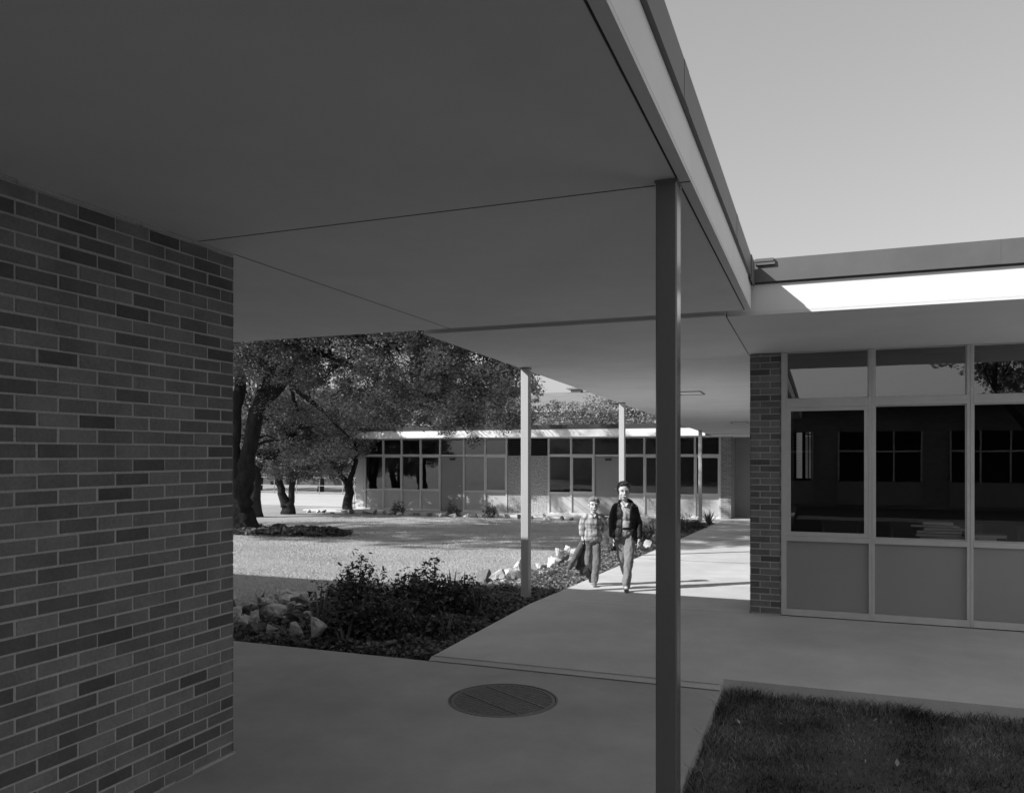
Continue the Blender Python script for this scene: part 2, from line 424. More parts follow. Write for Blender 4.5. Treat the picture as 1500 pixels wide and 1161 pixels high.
# ------------------------------------------------------------------ brickwork
def brick_units(mb, origin, u, nrm, length, height, first=0, zoff=.0, seed=1, far_half=True):
    # origin: lower corner; u: along wall; bricks protrude along nrm. Corner at u=0.
    rnd = random.Random(seed)
    L0, H0, J = .2045, .0677, .010
    rows = int(height/H0+.6)
    for r in range(rows):
        z0 = r*H0+J/2; z1 = min((r+1)*H0-J/2, height-.002)
        if z1-z0 < .012: continue
        s = -J/2
        half = (r+first) % 2 == 1
        k = 0
        while s < length:
            ln = (L0/2 if (k == 0 and half) else L0)
            a = s+J; b = s+ln
            if k == 0: a = 0
            b = min(b, length)
            if b-a > .015:
                q = rnd.random()
                tone = rnd.uniform(.0, .28) if q < .22 else (rnd.uniform(.28, .6) if q < .62 else rnd.uniform(.6, .9))
                jit = [rnd.uniform(-.0018, .0018) for _ in range(4)]
                dp = rnd.uniform(-.0012, .0012); ch = .003
                def P(x, z, d): return tuple(origin+u*x+Vector((0,0,1))*(z+zoff)+nrm*(d+dp))
                A, B, C, D = a+jit[0], b+jit[1], z0+jit[2], z1+jit[3]
                vs = [P(A,C,-.012),P(B,C,-.012),P(B,D,-.012),P(A,D,-.012),
                      P(A,C,-ch*.8),P(B,C,-ch*.8),P(B,D,-ch*.8),P(A,D,-ch*.8),
                      P(A+ch,C+ch,0),P(B-ch,C+ch,0),P(B-ch,D-ch,0),P(A+ch,D-ch,0)]
                fs = [(8,9,10,11)]
                for i in range(4):
                    j = (i+1) % 4
                    fs.append((i,j,4+j,4+i)); fs.append((4+i,4+j,8+j,8+i))
                mb.add(vs, fs, 0, tone)
            s += ln; k += 1

WX = -3.132; WY = 3.686
def left_building():
    t = thing('brick_building', 'near brick wall of running bond at the left under the dark canopy', 'brick wall', (WX, WY, 0))
    mb = MB(); mb.box(-18, WX-.0032, -7.0, WY-.0032, 0, SOF-.001); mb.build('mortar_bed', M['mortar'], t)
    b = MB()
    brick_units(b, Vector((WX, WY, 0)), Vector((0,-1,0)), Vector((1,0,0)), 8.5, SOF-.01, 1, 0, 3)
    brick_units(b, Vector((WX, WY, 0)), Vector((-1,0,0)), Vector((0,1,0)), 6.0, SOF-.01, 0, 0, 4)
    b.build('brickwork', M['brick'], t, attr=True)
    # bedding mortar smeared along the foot
    f = MB(); rnd = random.Random(5); y = WY
    while y > 0:
        l = rnd.uniform(.05, .16); f.box(WX-.004, WX+rnd.uniform(.003, .016), y-l, y, .0015, rnd.uniform(.006, .02)); y -= l
    f.build('mortar_fillet', M['mortar'], t); f = MB()
    y = WY
    while y > 0:
        l = rnd.uniform(.04, .2); f.box(WX-.004, WX+rnd.uniform(.0022, .007), y-l, y, SOF-rnd.uniform(.008, .022), SOF-.001); y -= l
    f.build('head_mortar', M['mortar'], t)
left_building()

# ------------------------------------------------------------------ canopies
def near_canopy():
    t = thing('near_canopy', 'near flat canopy overhead with plaster soffit and pale fascia running away from the camera', 'canopy', (-.55, 3.4, SOF))
    xa, xb, ya, yb = -18, -.504, -9, 6.55
    g = .0042
    s = MB()
    xs = [xa, WX+.0, -.554, xb]; ys = [ya, .2, 3.40, yb]
    for i in range(3):
        for j in range(3):
            s.box(xs[i]+(g if i else 0), xs[i+1]-(g if i < 2 else 0), ys[j]+(g if j else 0), ys[j+1]-(g if j < 2 else 0), SOF, SOF+.02)
    s.build('soffit', M['soffit'], t)
    k = MB(); k.box(xa, xb-.01, ya, yb-.01, SOF+.0215, SOF+.05); k.build('soffit_backing', M['black'], t)
    for y in ys[1:3]:
        k = MB(); k.box(xa, xb-.002, y-.003, y+.003, SOF-.0015, SOF+.018); k.build('joint_sealant', M['joint'], t)
    for x in xs[1:3]:
        k = MB(); k.box(x-.003, x+.003, ya, yb-.002, SOF-.0012, SOF+.017); k.build('joint_sealant', M['joint'], t)
    f = MB(); f.box(xb-.03, xb, ya, yb, SOF+.0225, 3.075); f.box(xa, xb-.032, yb-.03, yb, SOF+.0225, 3.075)
    f.box(xb-.028, xb-.0015, ya+.1, yb-.001, SOF+.0005+.0, SOF+.0222)
    f.build('fascia', M['fascia'], t)
    gs = MB(); gs.box(xb-.04, -.4845, ya, yb+.02, 3.0765, 3.232); gs.box(xa, xb-.042, yb-.04, yb+.02, 3.0765, 3.232)
    gs.box(-.487, -.478, 6.30, yb+.035, 3.045, 3.234)
    gs.build('gravel_stop', M['stop'], t)
    for y in (.4, 3.1, 5.2):
        lp = MB(); lp.box(-.4844, -.4830, y, y+.11, 3.0775, 3.2312); lp.build('lap_joint', M['stop'], t)
    r = MB(); r.box(xa, xb-.05, ya, yb-.05, SOF+.055, 3.19); r.build('roof', M['roof'], t)
near_canopy()

def tilt_canopy():
    t = thing('walk_canopy', 'pale covered walk canopy running back between the lawn and the right-hand building', 'canopy', (-3.42, 6.6, 2.83))
    x0, x1 = -3.42, -.703
    up = lambda d: (lambda y: cz(y)+d)
    s = MB(); g = .0025
    for a, b in ((6.6, 9.02), (9.02, 14.2), (14.2, 19.3), (19.3, 24.4), (24.4, 29.6)):
        s.sbox(x0, x1-g, a+g, b-g, up(0), up(.02))
    s.build('soffit', M['soffit'], t)
    k = MB(); k.sbox(x0+.01, x1-.005, 6.61, 29.6, up(.0215), up(.05)); k.build('soffit_backing', M['black'], t)
    k = MB(); k.sbox(x1-.0023, x1+.0055, 6.64, 8.79, up(-.0012), up(.017)); k.build('joint_sealant', M['joint'], t)
    f = MB(); f.sbox(x0, x0+.03, 6.6, 26.2, up(.0225), up(.24)); f.box(x0+.032, x1, 6.6, 6.63, cz(6.6)+.0225, 3.07)
    f.build('fascia', M['fascia'], t)
    gs = MB(); gs.sbox(x0-.02, x0+.04, 6.62, 26.2, up(.2415), up(.40)); gs.build('gravel_stop', M['stop'], t)
    r = MB(); r.sbox(x0+.05, x1, 6.64, 30, up(.055), up(.37)); r.build('roof', M['roof'], t)
    for i, (xa, xb, ya, yb) in enumerate(((-2.10,-1.71,12.55,13.08), (-2.07,-1.66,20.45,21.0))):
        l = thing('ceiling_light', ['square recessed ceiling light in the walk soffit, nearer of the two beside the steel columns',
              'square recessed ceiling light in the walk soffit, farther one near the back building'][i], 'ceiling light', ((xa+xb)/2, (ya+yb)/2, cz(ya)), 'recessed lights in the walk soffit')
        m = MB(); w = .022
        for (a, b, c, d) in ((xa, xb, ya, ya+w), (xa, xb, yb-w, yb), (xa, xa+w, ya+w, yb-w), (xb-w, xb, ya+w, yb-w)):
            m.sbox(a, b, c, d, up(-.012), up(-.0015))
        m.build('frame', M['stop'], l)
        m = MB(); m.sbox(xa+w, xb-w, ya+w, yb-w, up(-.006), up(-.002)); m.build('lens', M['fascia'], l)
tilt_canopy()

def column(x, y, zb, zt, label, m, w=.089, d=.102):
    t = thing('steel_column', label, 'column', (x, y, zb), 'square steel columns carrying the canopies')
    mb = MB(); mb.box(x-w/2, x+w/2, y-d/2, y+d/2, zb, zt-.002); mb.build('shaft', m, t, bevel=.006)
    p = MB(); p.box(x-w/2-.004, x+w/2+.004, y-d/2-.004, y+d/2+.004, zt-.014, zt-.0005); p.build('cap_plate', M['column'], t)
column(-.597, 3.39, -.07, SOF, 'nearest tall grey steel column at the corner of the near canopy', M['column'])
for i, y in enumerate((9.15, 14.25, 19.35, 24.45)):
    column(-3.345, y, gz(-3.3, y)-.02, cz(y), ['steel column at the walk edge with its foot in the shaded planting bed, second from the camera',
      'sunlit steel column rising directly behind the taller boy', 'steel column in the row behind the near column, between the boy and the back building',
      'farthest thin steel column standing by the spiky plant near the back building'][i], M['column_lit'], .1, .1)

# ------------------------------------------------------------------ glazed walls
def bay(parent, x0, x1, yp, zb, zt, k, sash, far=False, fm=None, name='window'):
    """one bay in the plane y=yp (outer face), between mullion centrelines"""
    fm = fm or M['frame']; gm = M['glass_far'] if far else M['glass']; pm = M['panel_far'] if far else M['panel']
    mw = .0275; r0, r1 = zb+.775, zb+.828; t0, t1 = zb+2.165, zb+2.247
    a, b = x0+mw, x1-mw
    p = MB(); p.box(a+.001, b-.001, yp+.025, yp+.045, zb+.07, r0); p.build('spandrel_panel', pm, parent)
    wn = thing('window', None, None, (a, yp, r1)); wn.parent = parent; wn.location = Vector((a, yp, r1))-parent.location
    f = MB()
    q = .042 if sash else .012
    yf = yp-.006 if sash else yp+.012
    f.box(a+.0005, a+q, yf, yp+.04, r1+.0005, t0-.0005); f.box(b-q, b-.0005, yf, yp+.04, r1+.0005, t0-.0005)
    f.box(a+q, b-q, yf+.001, yp+.04, r1+.0005, r1+q); f.box(a+q, b-q, yf+.001, yp+.04, t0-q, t0-.0005)
    f.build('frame', fm, wn)
    g = MB(); g.add([(a+q, yp+.02, r1+q), (b-q, yp+.02, r1+q), (b-q, yp+.02, t0-q), (a+q, yp+.02, t0-q)], [(0,1,2,3)]); g.build('pane', gm, wn)
    tw = thing('transom_window', None, None, (a, yp, t1)); tw.parent = parent; tw.location = Vector((a, yp, t1))-parent.location
    f = MB(); q = .010
    f.box(a+.0005, a+q, yp+.012, yp+.04, t1+.0005, zt); f.box(b-q, b-.0005, yp+.012, yp+.04, t1+.0005, zt)
    f.box(a+q, b-q, yp+.0125, yp+.04, t1+.0005, t1+q); f.box(a+q, b-q, yp+.0125, yp+.04, zt-q, zt-.0005)
    f.build('frame', fm, tw)
    g = MB(); g.add([(a+q, yp+.024, t1+q), (b-q, yp+.024, t1+q), (b-q, yp+.024, zt-q), (a+q, yp+.024, zt-q)], [(0,1,2,3)]); g.build('pane', gm if far else M['glass_transom'], tw)
def mullion(parent, x, yp, zb, zt, fm, w=.055, d=.0):
    m = MB(); m.box(x-w/2, x-.0035, yp-.012-d, yp+.08, zb, zt); m.box(x+.0035, x+w/2, yp-.012-d, yp+.08, zb, zt); m.box(x-.0036, x+.0036, yp-.004-d, yp+.08, zb, zt)
    m.build('mullion', fm, parent)
def rails(parent, x0, x1, yp, zb, fm):
    m = MB(); m.box(x0, x1, yp-.016, yp+.07, zb+.005, zb+.068); m.box(x0, x1, yp-.024, yp-.0165, zb+.002, zb+.034); m.build('bottom_rail', fm, parent)
    m = MB(); m.box(x0, x1, yp-.0165, yp+.07, zb+.776, zb+.8015); m.box(x0, x1, yp-.0145, yp+.07, zb+.802, zb+.827); m.build('sill_rail', fm, parent)
    m = MB(); m.box(x0, x1, yp-.0165, yp+.07, zb+2.166, zb+2.2035); m.box(x0, x1, yp-.0145, yp+.07, zb+2.204, zb+2.246); m.build('transom_rail', fm, parent)

def right_building():
    YP = 8.8; zb = .045; zt = cz(8.8)-.004
    t = thing('classroom_building', 'low flat-roofed classroom wing at the right with big aluminium windows and brick pier', 'building', (-.68, YP, 0))
    # pier
    p = MB(); p.box(-.6818, -.377, YP+.0032, YP+.32, zb-.01, zt); p.build('pier_core', M['mortar'], t)
    b = MB(); brick_units(b, Vector((-.685, YP, zb)), Vector((1,0,0)), Vector((0,-1,0)), .310, zt-zb, 1, 0, 11)
    brick_units(b, Vector((-.685, YP, zb-.4)), Vector((0,1,0)), Vector((-1,0,0)), 6.0, zt-zb+.4-.05, 0, 0, 12)
    b.build('brick_pier', M['brick'], t, attr=True)
    w = MB(); w.box(-.679, -.45, YP+.325, 28.4, -.7, 2.35); w.build('side_wall', M['bricky'], t)
    X = [-.346, .494, 1.364, 2.234, 3.104, 3.974, 4.844]
    fm = M['frame']
    e = MB(); e.box(-.371, -.346+.0275, YP-.012, YP+.08, zb, zt); e.build('mullion', fm, t)
    for x in X[1:]: mullion(t, x, YP, zb, zt, fm)
    for k, (a, b) in enumerate(zip(X[:-1], X[1:])):
        rails(t, a+.0285, b-.0285, YP, zb, fm)
        bay(t, a, b, YP, zb, zt, k, sash=(k in (0, 4)), fm=fm)
    w2 = MB(); w2.box(4.88, 16, YP, YP+.25, zb-.05, zt); w2.build('end_wall', M['brickx'], t)
    # roof overhang
    x0, x1 = -.697, 16
    up = lambda d: (lambda y: cz(y)+d)
    s = MB(); s.sbox(x0, x1, 6.65, 8.8+.1, up(0), up(.02)); s.build('soffit', M['soffit'], t)
    f = MB(); f.box(-.70, x1, 6.65, 6.68, cz(6.65)+.0225, 3.07); f.box(-.70, x1, 6.6515, 6.678, cz(6.65)+.0005, cz(6.65)+.022); f.build('fascia', M['fascia'], t)
    gs = MB(); gs.box(-.70, x1, 6.615, 6.69, 3.0835, 3.262); gs.box(-.70, x1, 6.6505, 6.68, 3.0705, 3.083); gs.build('gravel_stop', M['stop'], t)
    r = MB(); r.box(-.65, x1, 6.70, 17, 2.9, 3.22); r.build('roof', M['roof'], t)
    # a small flashing box at the junction of the two roofs
    for x in (1.1, 4.1, 7.1):
        lp = MB(); lp.box(x, x+.12, 6.6135, 6.6149, 3.0842, 3.2612); lp.build('lap_joint', M['stop'], t)
    fl = MB(); fl.box(-.476, -.335, 6.585, 6.78, 3.238, 3.262); fl.box(-.47, -.325, 6.592, 6.75, 3.213, 3.2375); fl.build('flashing', M['stop'], t)
    # the room behind the glass
    rm = MB()
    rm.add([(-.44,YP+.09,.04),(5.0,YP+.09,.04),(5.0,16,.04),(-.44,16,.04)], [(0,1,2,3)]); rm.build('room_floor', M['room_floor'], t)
    rw = MB(); zr = 2.72
    rw.add([(-.445,YP+.09,.04),(-.445,16,.04),(-.445,16,zr),(-.445,YP+.09,zr)], [(0,1,2,3)])
    rw.add([(5.0,YP+.09,.04),(5.0,16,.04),(5.0,16,zr),(5.0,YP+.09,zr)], [(0,1,2,3)])
    rw.add([(-.445,YP+.09,zr),(5.0,YP+.09,zr),(5.0,16,zr),(-.445,16,zr)], [(0,1,2,3)])
    # back wall with an opening
    xa, xb, za, zc = -.43, -.12, 1.28, 2.14
    for (a, b, c, d) in ((-.445, xa, .04, zr), (xb, 5.0, .04, zr), (xa, xb, .04, za), (xa, xb, zc, zr)):
        rw.add([(a,16,c),(b,16,c),(b,16,d),(a,16,d)], [(0,1,2,3)])
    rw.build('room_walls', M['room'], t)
    bw = MB()
    for x, w_ in ((-.43,.03),(-.30,.06),(-.20,.02),(-.145,.025)): bw.box(x, x+w_, 15.97, 16.02, za, zc)
    bw.build('rear_window_frame', M['louver'], t)
    cn = MB(); cn.box(-.42, 4.8, YP+.1, YP+.52, .78, .828); cn.build('window_counter', M['chair'], t)
right_building()

def book(x, y, z, l, w, h, rot, m, label, grp='books stacked inside the window'):
    t = thing('book', label, 'book', (x, y, z), grp)
    R = Matrix.Rotation(rot, 4, 'Z')
    def bx(mb, a, b, c, d, e, f_):
        n = len(mb.v); mb.box(a, b, c, d, e, f_)
        for i in range(n, len(mb.v)):
            v = R @ Vector(mb.v[i]); mb.v[i] = (v.x+x, v.y+y, v.z+z)
    c = MB(); bx(c, -l/2, l/2, -w/2, w/2, 0, .003); bx(c, -l/2, l/2, -w/2, w/2, h-.003, h); bx(c, -l/2, l/2, w/2-.003, w/2, .0031, h-.0031)
    c.build('cover', m, t)
    p = MB(); bx(p, -l/2+.004, l/2-.004, -w/2+.004, w/2-.0035, .0032, h-.0032); p.build('pages', M['paper'], t)
def books():
    z0 = .83; yb = 9.02
    specs = [(.98,.30,.20,.026,.05,'cover2','bottom dark book of the wide stack in the window'),
             (1.00,.27,.20,.030,-.08,'cover3','pale thick book second from the bottom of the window stack'),
             (.95,.29,.21,.022,.1,'cover1','grey book third from the bottom of the window stack'),
             (.97,.28,.20,.026,-.04,'cover2','dark book in the middle of the window stack'),
             (1.02,.30,.20,.024,.16,'cover3','skewed pale book near the top of the window stack'),
             (.94,.30,.20,.018,-.12,'cover1','grey book overhanging the left of the window stack')]
    z = z0
    for (x, l, w, h, r, m, lab) in specs:
        book(x+.15, yb+.03, z, l*1.45, w*1.15, h*1.2, r, M[m], lab); z += h*1.2+.001
    book(1.10, yb, z, .28, .18, .034, .05, M['cover1'], 'small book lying on top of the window stack')
    z = z0
    for (x, l, h, r, m, lab) in ((1.40,.16,.03,.1,'cover1','lowest grey book right of the wide stack, half behind the mullion'),(1.40,.16,.028,-.15,'cover3','pale book second in the pile behind the mullion'),
                      (1.40,.15,.02,.2,'cover2','dark book third in the pile behind the mullion')):
        book(x, yb, z, l, .19, h, r, M[m], lab); z += h+.001
    z = z0
    for (x, l, h, r, m, lab) in ((1.52,.19,.068,0,'cover3','thick pale box-like book at the right end of the counter'),(1.53,.33,.03,.12,'cover3','long pale book lying across the thick one at the right end')):
        book(x, yb, z, l, .18, h, r, M[m], lab); z += h+.001
books()
def chair(x, y, rot, label):
    t = thing('school_chair', label, 'chair', (x, y, .04), 'chairs inside the classroom')
    R = Matrix.Translation((x, y, .04)) @ Matrix.Rotation(rot, 4, 'Z')
    def fin(mb, nm, m, smooth=False):
        mb.v = [tuple(R @ Vector(v)) for v in mb.v]; mb.build(nm, m, t, smooth, bevel=0 if smooth else .008)
    s = MB(); s.box(-.2, .2, -.2, .2, .43, .45); fin(s, 'seat', M['chair'])
    b = MB(); b.add([(-.21,.2,.60),(.21,.2,.60),(.21,.235,.93),(-.21,.235,.93),(-.21,.22,.60),(.21,.22,.60),(.21,.255,.93),(-.21,.255,.93)],
                    [(0,1,2,3),(7,6,5,4),(0,4,5,1),(1,5,6,2),(2,6,7,3),(3,7,4,0)]); fin(b, 'backrest', M['chair'])
    for sx in (-1, 1):
        l = MB(); l.tube([(sx*.19,.17,.43),(sx*.21,.27,0)], [.011,.011], 8); fin(l, 'leg', M['chairm'], True)
        l = MB(); l.tube([(sx*.19,-.17,.43),(sx*.21,-.22,0)], [.011,.011], 8); fin(l, 'leg', M['chairm'], True)
        l = MB(); l.tube([(sx*.18,.0,.42),(sx*.18,.20,.44),(sx*.18,.225,.62),(sx*.18,.24,.88)], [.011]*4, 8); fin(l, 'back_frame', M['chairm'], True)
for x, y, r, l in ((.28,9.95,2.9,'school chair behind the first window pane from the brick pier'), (.92,10.0,3.2,'school chair behind the middle pane beyond the book stack'),
                   (1.45,10.1,3.1,'school chair behind the mullion at the right of the book stack'), (2.1,10.0,3.3,'school chair behind the pane at the right edge')):
    chair(x, y, r, l)

def back_building():
    YP = 28.6; zb = wz(28.6)+.0; zt = 2.36
    t = thing('classroom_wing', 'long low classroom wing across the lawn with white fascia, windows and two doors', 'building', (-17.9, YP, zb))
    fm = M['frame_far']; mull = []
    zt2 = zt-.002
    def seg(xs):
        for k, (a, b) in enumerate(zip(xs[:-1], xs[1:])):
            rails(t, a+.0285, b-.0285, YP, zb, fm)
            bay(t, a, b, YP, zb, zt2, k, sash=(k % 2 == 1), far=True, fm=fm)
        for x in xs: mullion(t, x, YP, zb, zt2, fm, .065, .02)
    seg([-17.55,-16.69,-15.83,-14.97,-14.10]); seg([-13.06,-12.15,-11.25]); seg([-9.54,-8.66,-7.78]); seg([-6.80,-5.90,-5.0,-4.1,-3.24])
    for (a, b, lab) in ((-14.06,-13.10,'left-hand'),(-7.74,-6.84,'right-hand')):
        d = thing('door', None, None, (a, YP, zb)); d.parent = t; d.location = Vector((a, YP, zb))-t.location
        m = MB(); m.box(a+.01, b-.01, YP+.0, YP+.045, zb+.02, zb+2.16); m.build('leaf', M['door'], d, bevel=.004)
        m = MB(); hx = b-.1
        m.tube([(hx, YP-.001, zb+1.0),(hx, YP-.05, zb+1.0)], [.014,.014], 8); m.tube([(hx, YP-.05, zb+1.0),(hx,YP-.085,zb+1.0)], [.028,.02], 10); m.build('knob', M['frame'], d)
        m = MB(); m.box(a+.4, a+.62, YP-.05, YP-.002, zb+2.02, zb+2.10); m.build('closer', M['louver'], d)
        m = MB(); m.box(a, b, YP-.01, YP+.06, zb+2.17, zb+2.24); m.build('door_head', fm, t)
        g = MB(); g.add([(a, YP+.02, zb+2.25),(b, YP+.02, zb+2.25),(b, YP+.02, zt2),(a, YP+.02, zt2)], [(0,1,2,3)]); g.build('pane', M['glass_far'], t)
    # stucco panel with louvers between the two window groups
    m = MB(); m.box(-11.20,-10.40, YP+.0, YP+.1, zb, zb+2.2); m.box(-10.39,-9.59, YP+.0, YP+.1, zb, zb+2.2); m.build('stucco_panel', M['stucco'], t)
    m = MB()
    for k in range(9):
        zz = zb+2.24+k*.062
        for (a, b) in ((-11.16,-10.43),(-10.36,-9.63)):
            m.add([(a,YP-.01,zz),(b,YP-.01,zz),(b,YP+.03,zz+.045),(a,YP+.03,zz+.045)], [(0,1,2,3)])
    m.build('louver', M['louver'], t)
    m = MB(); m.box(-11.18,-9.6, YP+.06, YP+.09, zb+2.21, zt); m.build('louver_backing', M['black'], t)
    m = MB(); m.box(-10.42,-10.37, YP-.015, YP+.05, zb+2.2, zt2); m.build('mullion', fm, t)
    # brick ends
    m = MB(); m.box(-17.98,-17.60, YP-.03, YP+.4, zb-.1, zt); m.build('end_pier', M['wall_far'], t)
    m = MB(); m.box(-3.20,-2.86, YP-.03, YP+.4, zb-.1, zt); m.build('brick_pier', M['brickx'], t)
    m = MB(); m.box(-2.858,-.2, YP+1.4, YP+1.6, zb-.1, zt+.05); m.box(-2.9,-2.86, YP+.41, YP+1.6, zb-.1, zt+.05); m.build('side_stucco_wall', M['stucco_far'], t)
    # floor, back wall and body
    m = MB(); m.box(-17.98,-2.95, 35.5, 35.7, -.7, zt); m.box(-17.98,-17.8, YP+.41, 35.5, -.7, zt); m.box(-3.1,-2.95, YP+.41, 35.5, -.7, zt); m.build('inner_walls', M['room_far'], t)
    m = MB(); m.add([(-17.9,YP+.1,zb),(-3,YP+.1,zb),(-3,35.5,zb),(-17.9,35.5,zb)], [(0,1,2,3)]); m.build('room_floor', M['room_floor'], t)
    # roof
    ya = 26.45; x0, x1 = -19.6, -3.46
    m = MB(); m.box(x0, x1, ya, 35.7, zt+.002, zt+.03); m.box(x1+.002, 2, 28.0, 35.7, zt+.003, zt+.03); m.build('soffit', M['soffit'], t)
    m = MB(); m.box(x0, x1, ya-.03, ya-.001, zt+.0, zt+.27); m.box(x0-.03, x0-.001, ya-.03, 35.7, zt, zt+.27); m.build('fascia', M['fascia'], t)
    m = MB(); m.box(x0-.05+2.2, x1, ya-.055, ya+.02, zt+.2735, zt+.42); m.build('gravel_stop', M['louver'], t)
    m = MB(); m.box(x0+.0, 2, ya+.03, 36.2, zt+.05, zt+.27); m.box(x0+2.4, 2, ya+.5, 36, zt+.271, zt+.36); m.build('roof', M['roof'], t)
back_building()

# ------------------------------------------------------------------ vegetation
def leaves(centers, normals_up, size, aspect=.5, jitter=.35, fold=True):
    """kite-shaped leaves, one island each"""
    n = len(centers); C = np.asarray(centers)
    d = RNG.normal(size=(n,3)); d[:,2] *= .6; d /= np.linalg.norm(d, axis=1)[:,None]
    nn = RNG.normal(size=(n,3))*.7; nn[:,2] += normals_up; s = np.cross(d, nn); s /= np.linalg.norm(s, axis=1)[:,None]+1e-9
    up = np.cross(s, d)
    L_ = size*(1+jitter*RNG.uniform(-1,1,n))[:,None]; Wd = L_*aspect
    p0 = C-d*L_*.5; p1 = C+s*Wd*.5-d*L_*.05+up*L_*.08; p2 = C+d*L_*.5; p3 = C-s*Wd*.5-d*L_*.05+up*L_*.08
    V = np.stack([p0,p1,p2,p3], 1).reshape(-1,3)
    return V
def leaf_mesh(name, V, mat_, parent=None):
    n = len(V)//4
    me = npmesh(name, V, np.arange(n*4), np.full(n, 4))
    return link(name, me, mat_, parent)

def tree(name, label, base, limbs, blobs, nclump, nleaf, lsize, lmat, group=None, cr=.45, seed=1, shell=.45, twigs=True, sink=0.):
    """limbs: polylines [(pt, r)...]; blobs: (centre, radii, weight)"""
    global RNG
    RNG = np.random.default_rng(seed); rnd = random.Random(seed)
    t = thing(name, label, 'tree', base, group)
    mb = MB(); allp = []
    for L_ in limbs:
        pts = [Vector(p) for p, r in L_]; rs = [r for p, r in L_]
        # subdivide with a slight wander
        P2, R2 = [], []
        for i in range(len(pts)-1):
            for k in range(4):
                f = k/4; p = pts[i].lerp(pts[i+1], f)
                if k: p += Vector((noise.noise(p*1.3), noise.noise(p*1.3+Vector((9,3,1))), 0))*rs[i]*.7
                P2.append(p); R2.append(rs[i]+(rs[i+1]-rs[i])*f)
        P2.append(pts[-1]); R2.append(rs[-1])
        mb.tube(P2, R2, 10, wob=.35)
        allp += list(zip(P2, R2))
    wts = np.array([b[2] for b in blobs], float); wts /= wts.sum()
    cl = []
    idx = RNG.choice(len(blobs), nclump, p=wts)
    for i in idx:
        c, r, _ = blobs[i]
        while True:
            v = RNG.normal(size=3); v /= np.linalg.norm(v); q = (RNG.uniform(shell**2, 1))**.5
            p = np.array(c)+v*q*np.array(r)
            if p[2] > sink: break
        cl.append(p)
    cl = np.array(cl)
    if twigs:
        ap = np.array([tuple(p) for p, r in allp])
        for p in cl[::3]:
            dd = np.linalg.norm(ap-p, axis=1)+.5*np.maximum(0, ap[:,2]-p[2]); j = int(dd.argmin())
            a = Vector(ap[j]); b = Vector(p); m_ = a.lerp(b, .5)+Vector((rnd.uniform(-.2,.2), rnd.uniform(-.2,.2), rnd.uniform(-.05,.3)))
            r0 = min(allp[j][1]*.5, .05)
            mb.tube([a, a.lerp(m_,.5)+Vector((rnd.uniform(-.05,.05),0,rnd.uniform(0,.08))), m_, b], [r0, r0*.7, r0*.45, .006], 5, cap=False)
    mb.build('trunk', M['bark'], t, smooth=True)
    per = nleaf//nclump
    sz = cr*RNG.uniform(.55, 1.35, nclump)
    off = RNG.normal(size=(nclump, per, 3)); off /= np.linalg.norm(off, axis=2)[:,:,None]
    off *= (RNG.uniform(0, 1, (nclump, per, 1))**.5)
    off[:,:,2] *= .65
    C = (cl[:,None,:]+off*sz[:,None,None]).reshape(-1,3)
    V = leaves(C, .8, lsize, .5)
    leaf_mesh('crown', V, lmat, t)
    return t

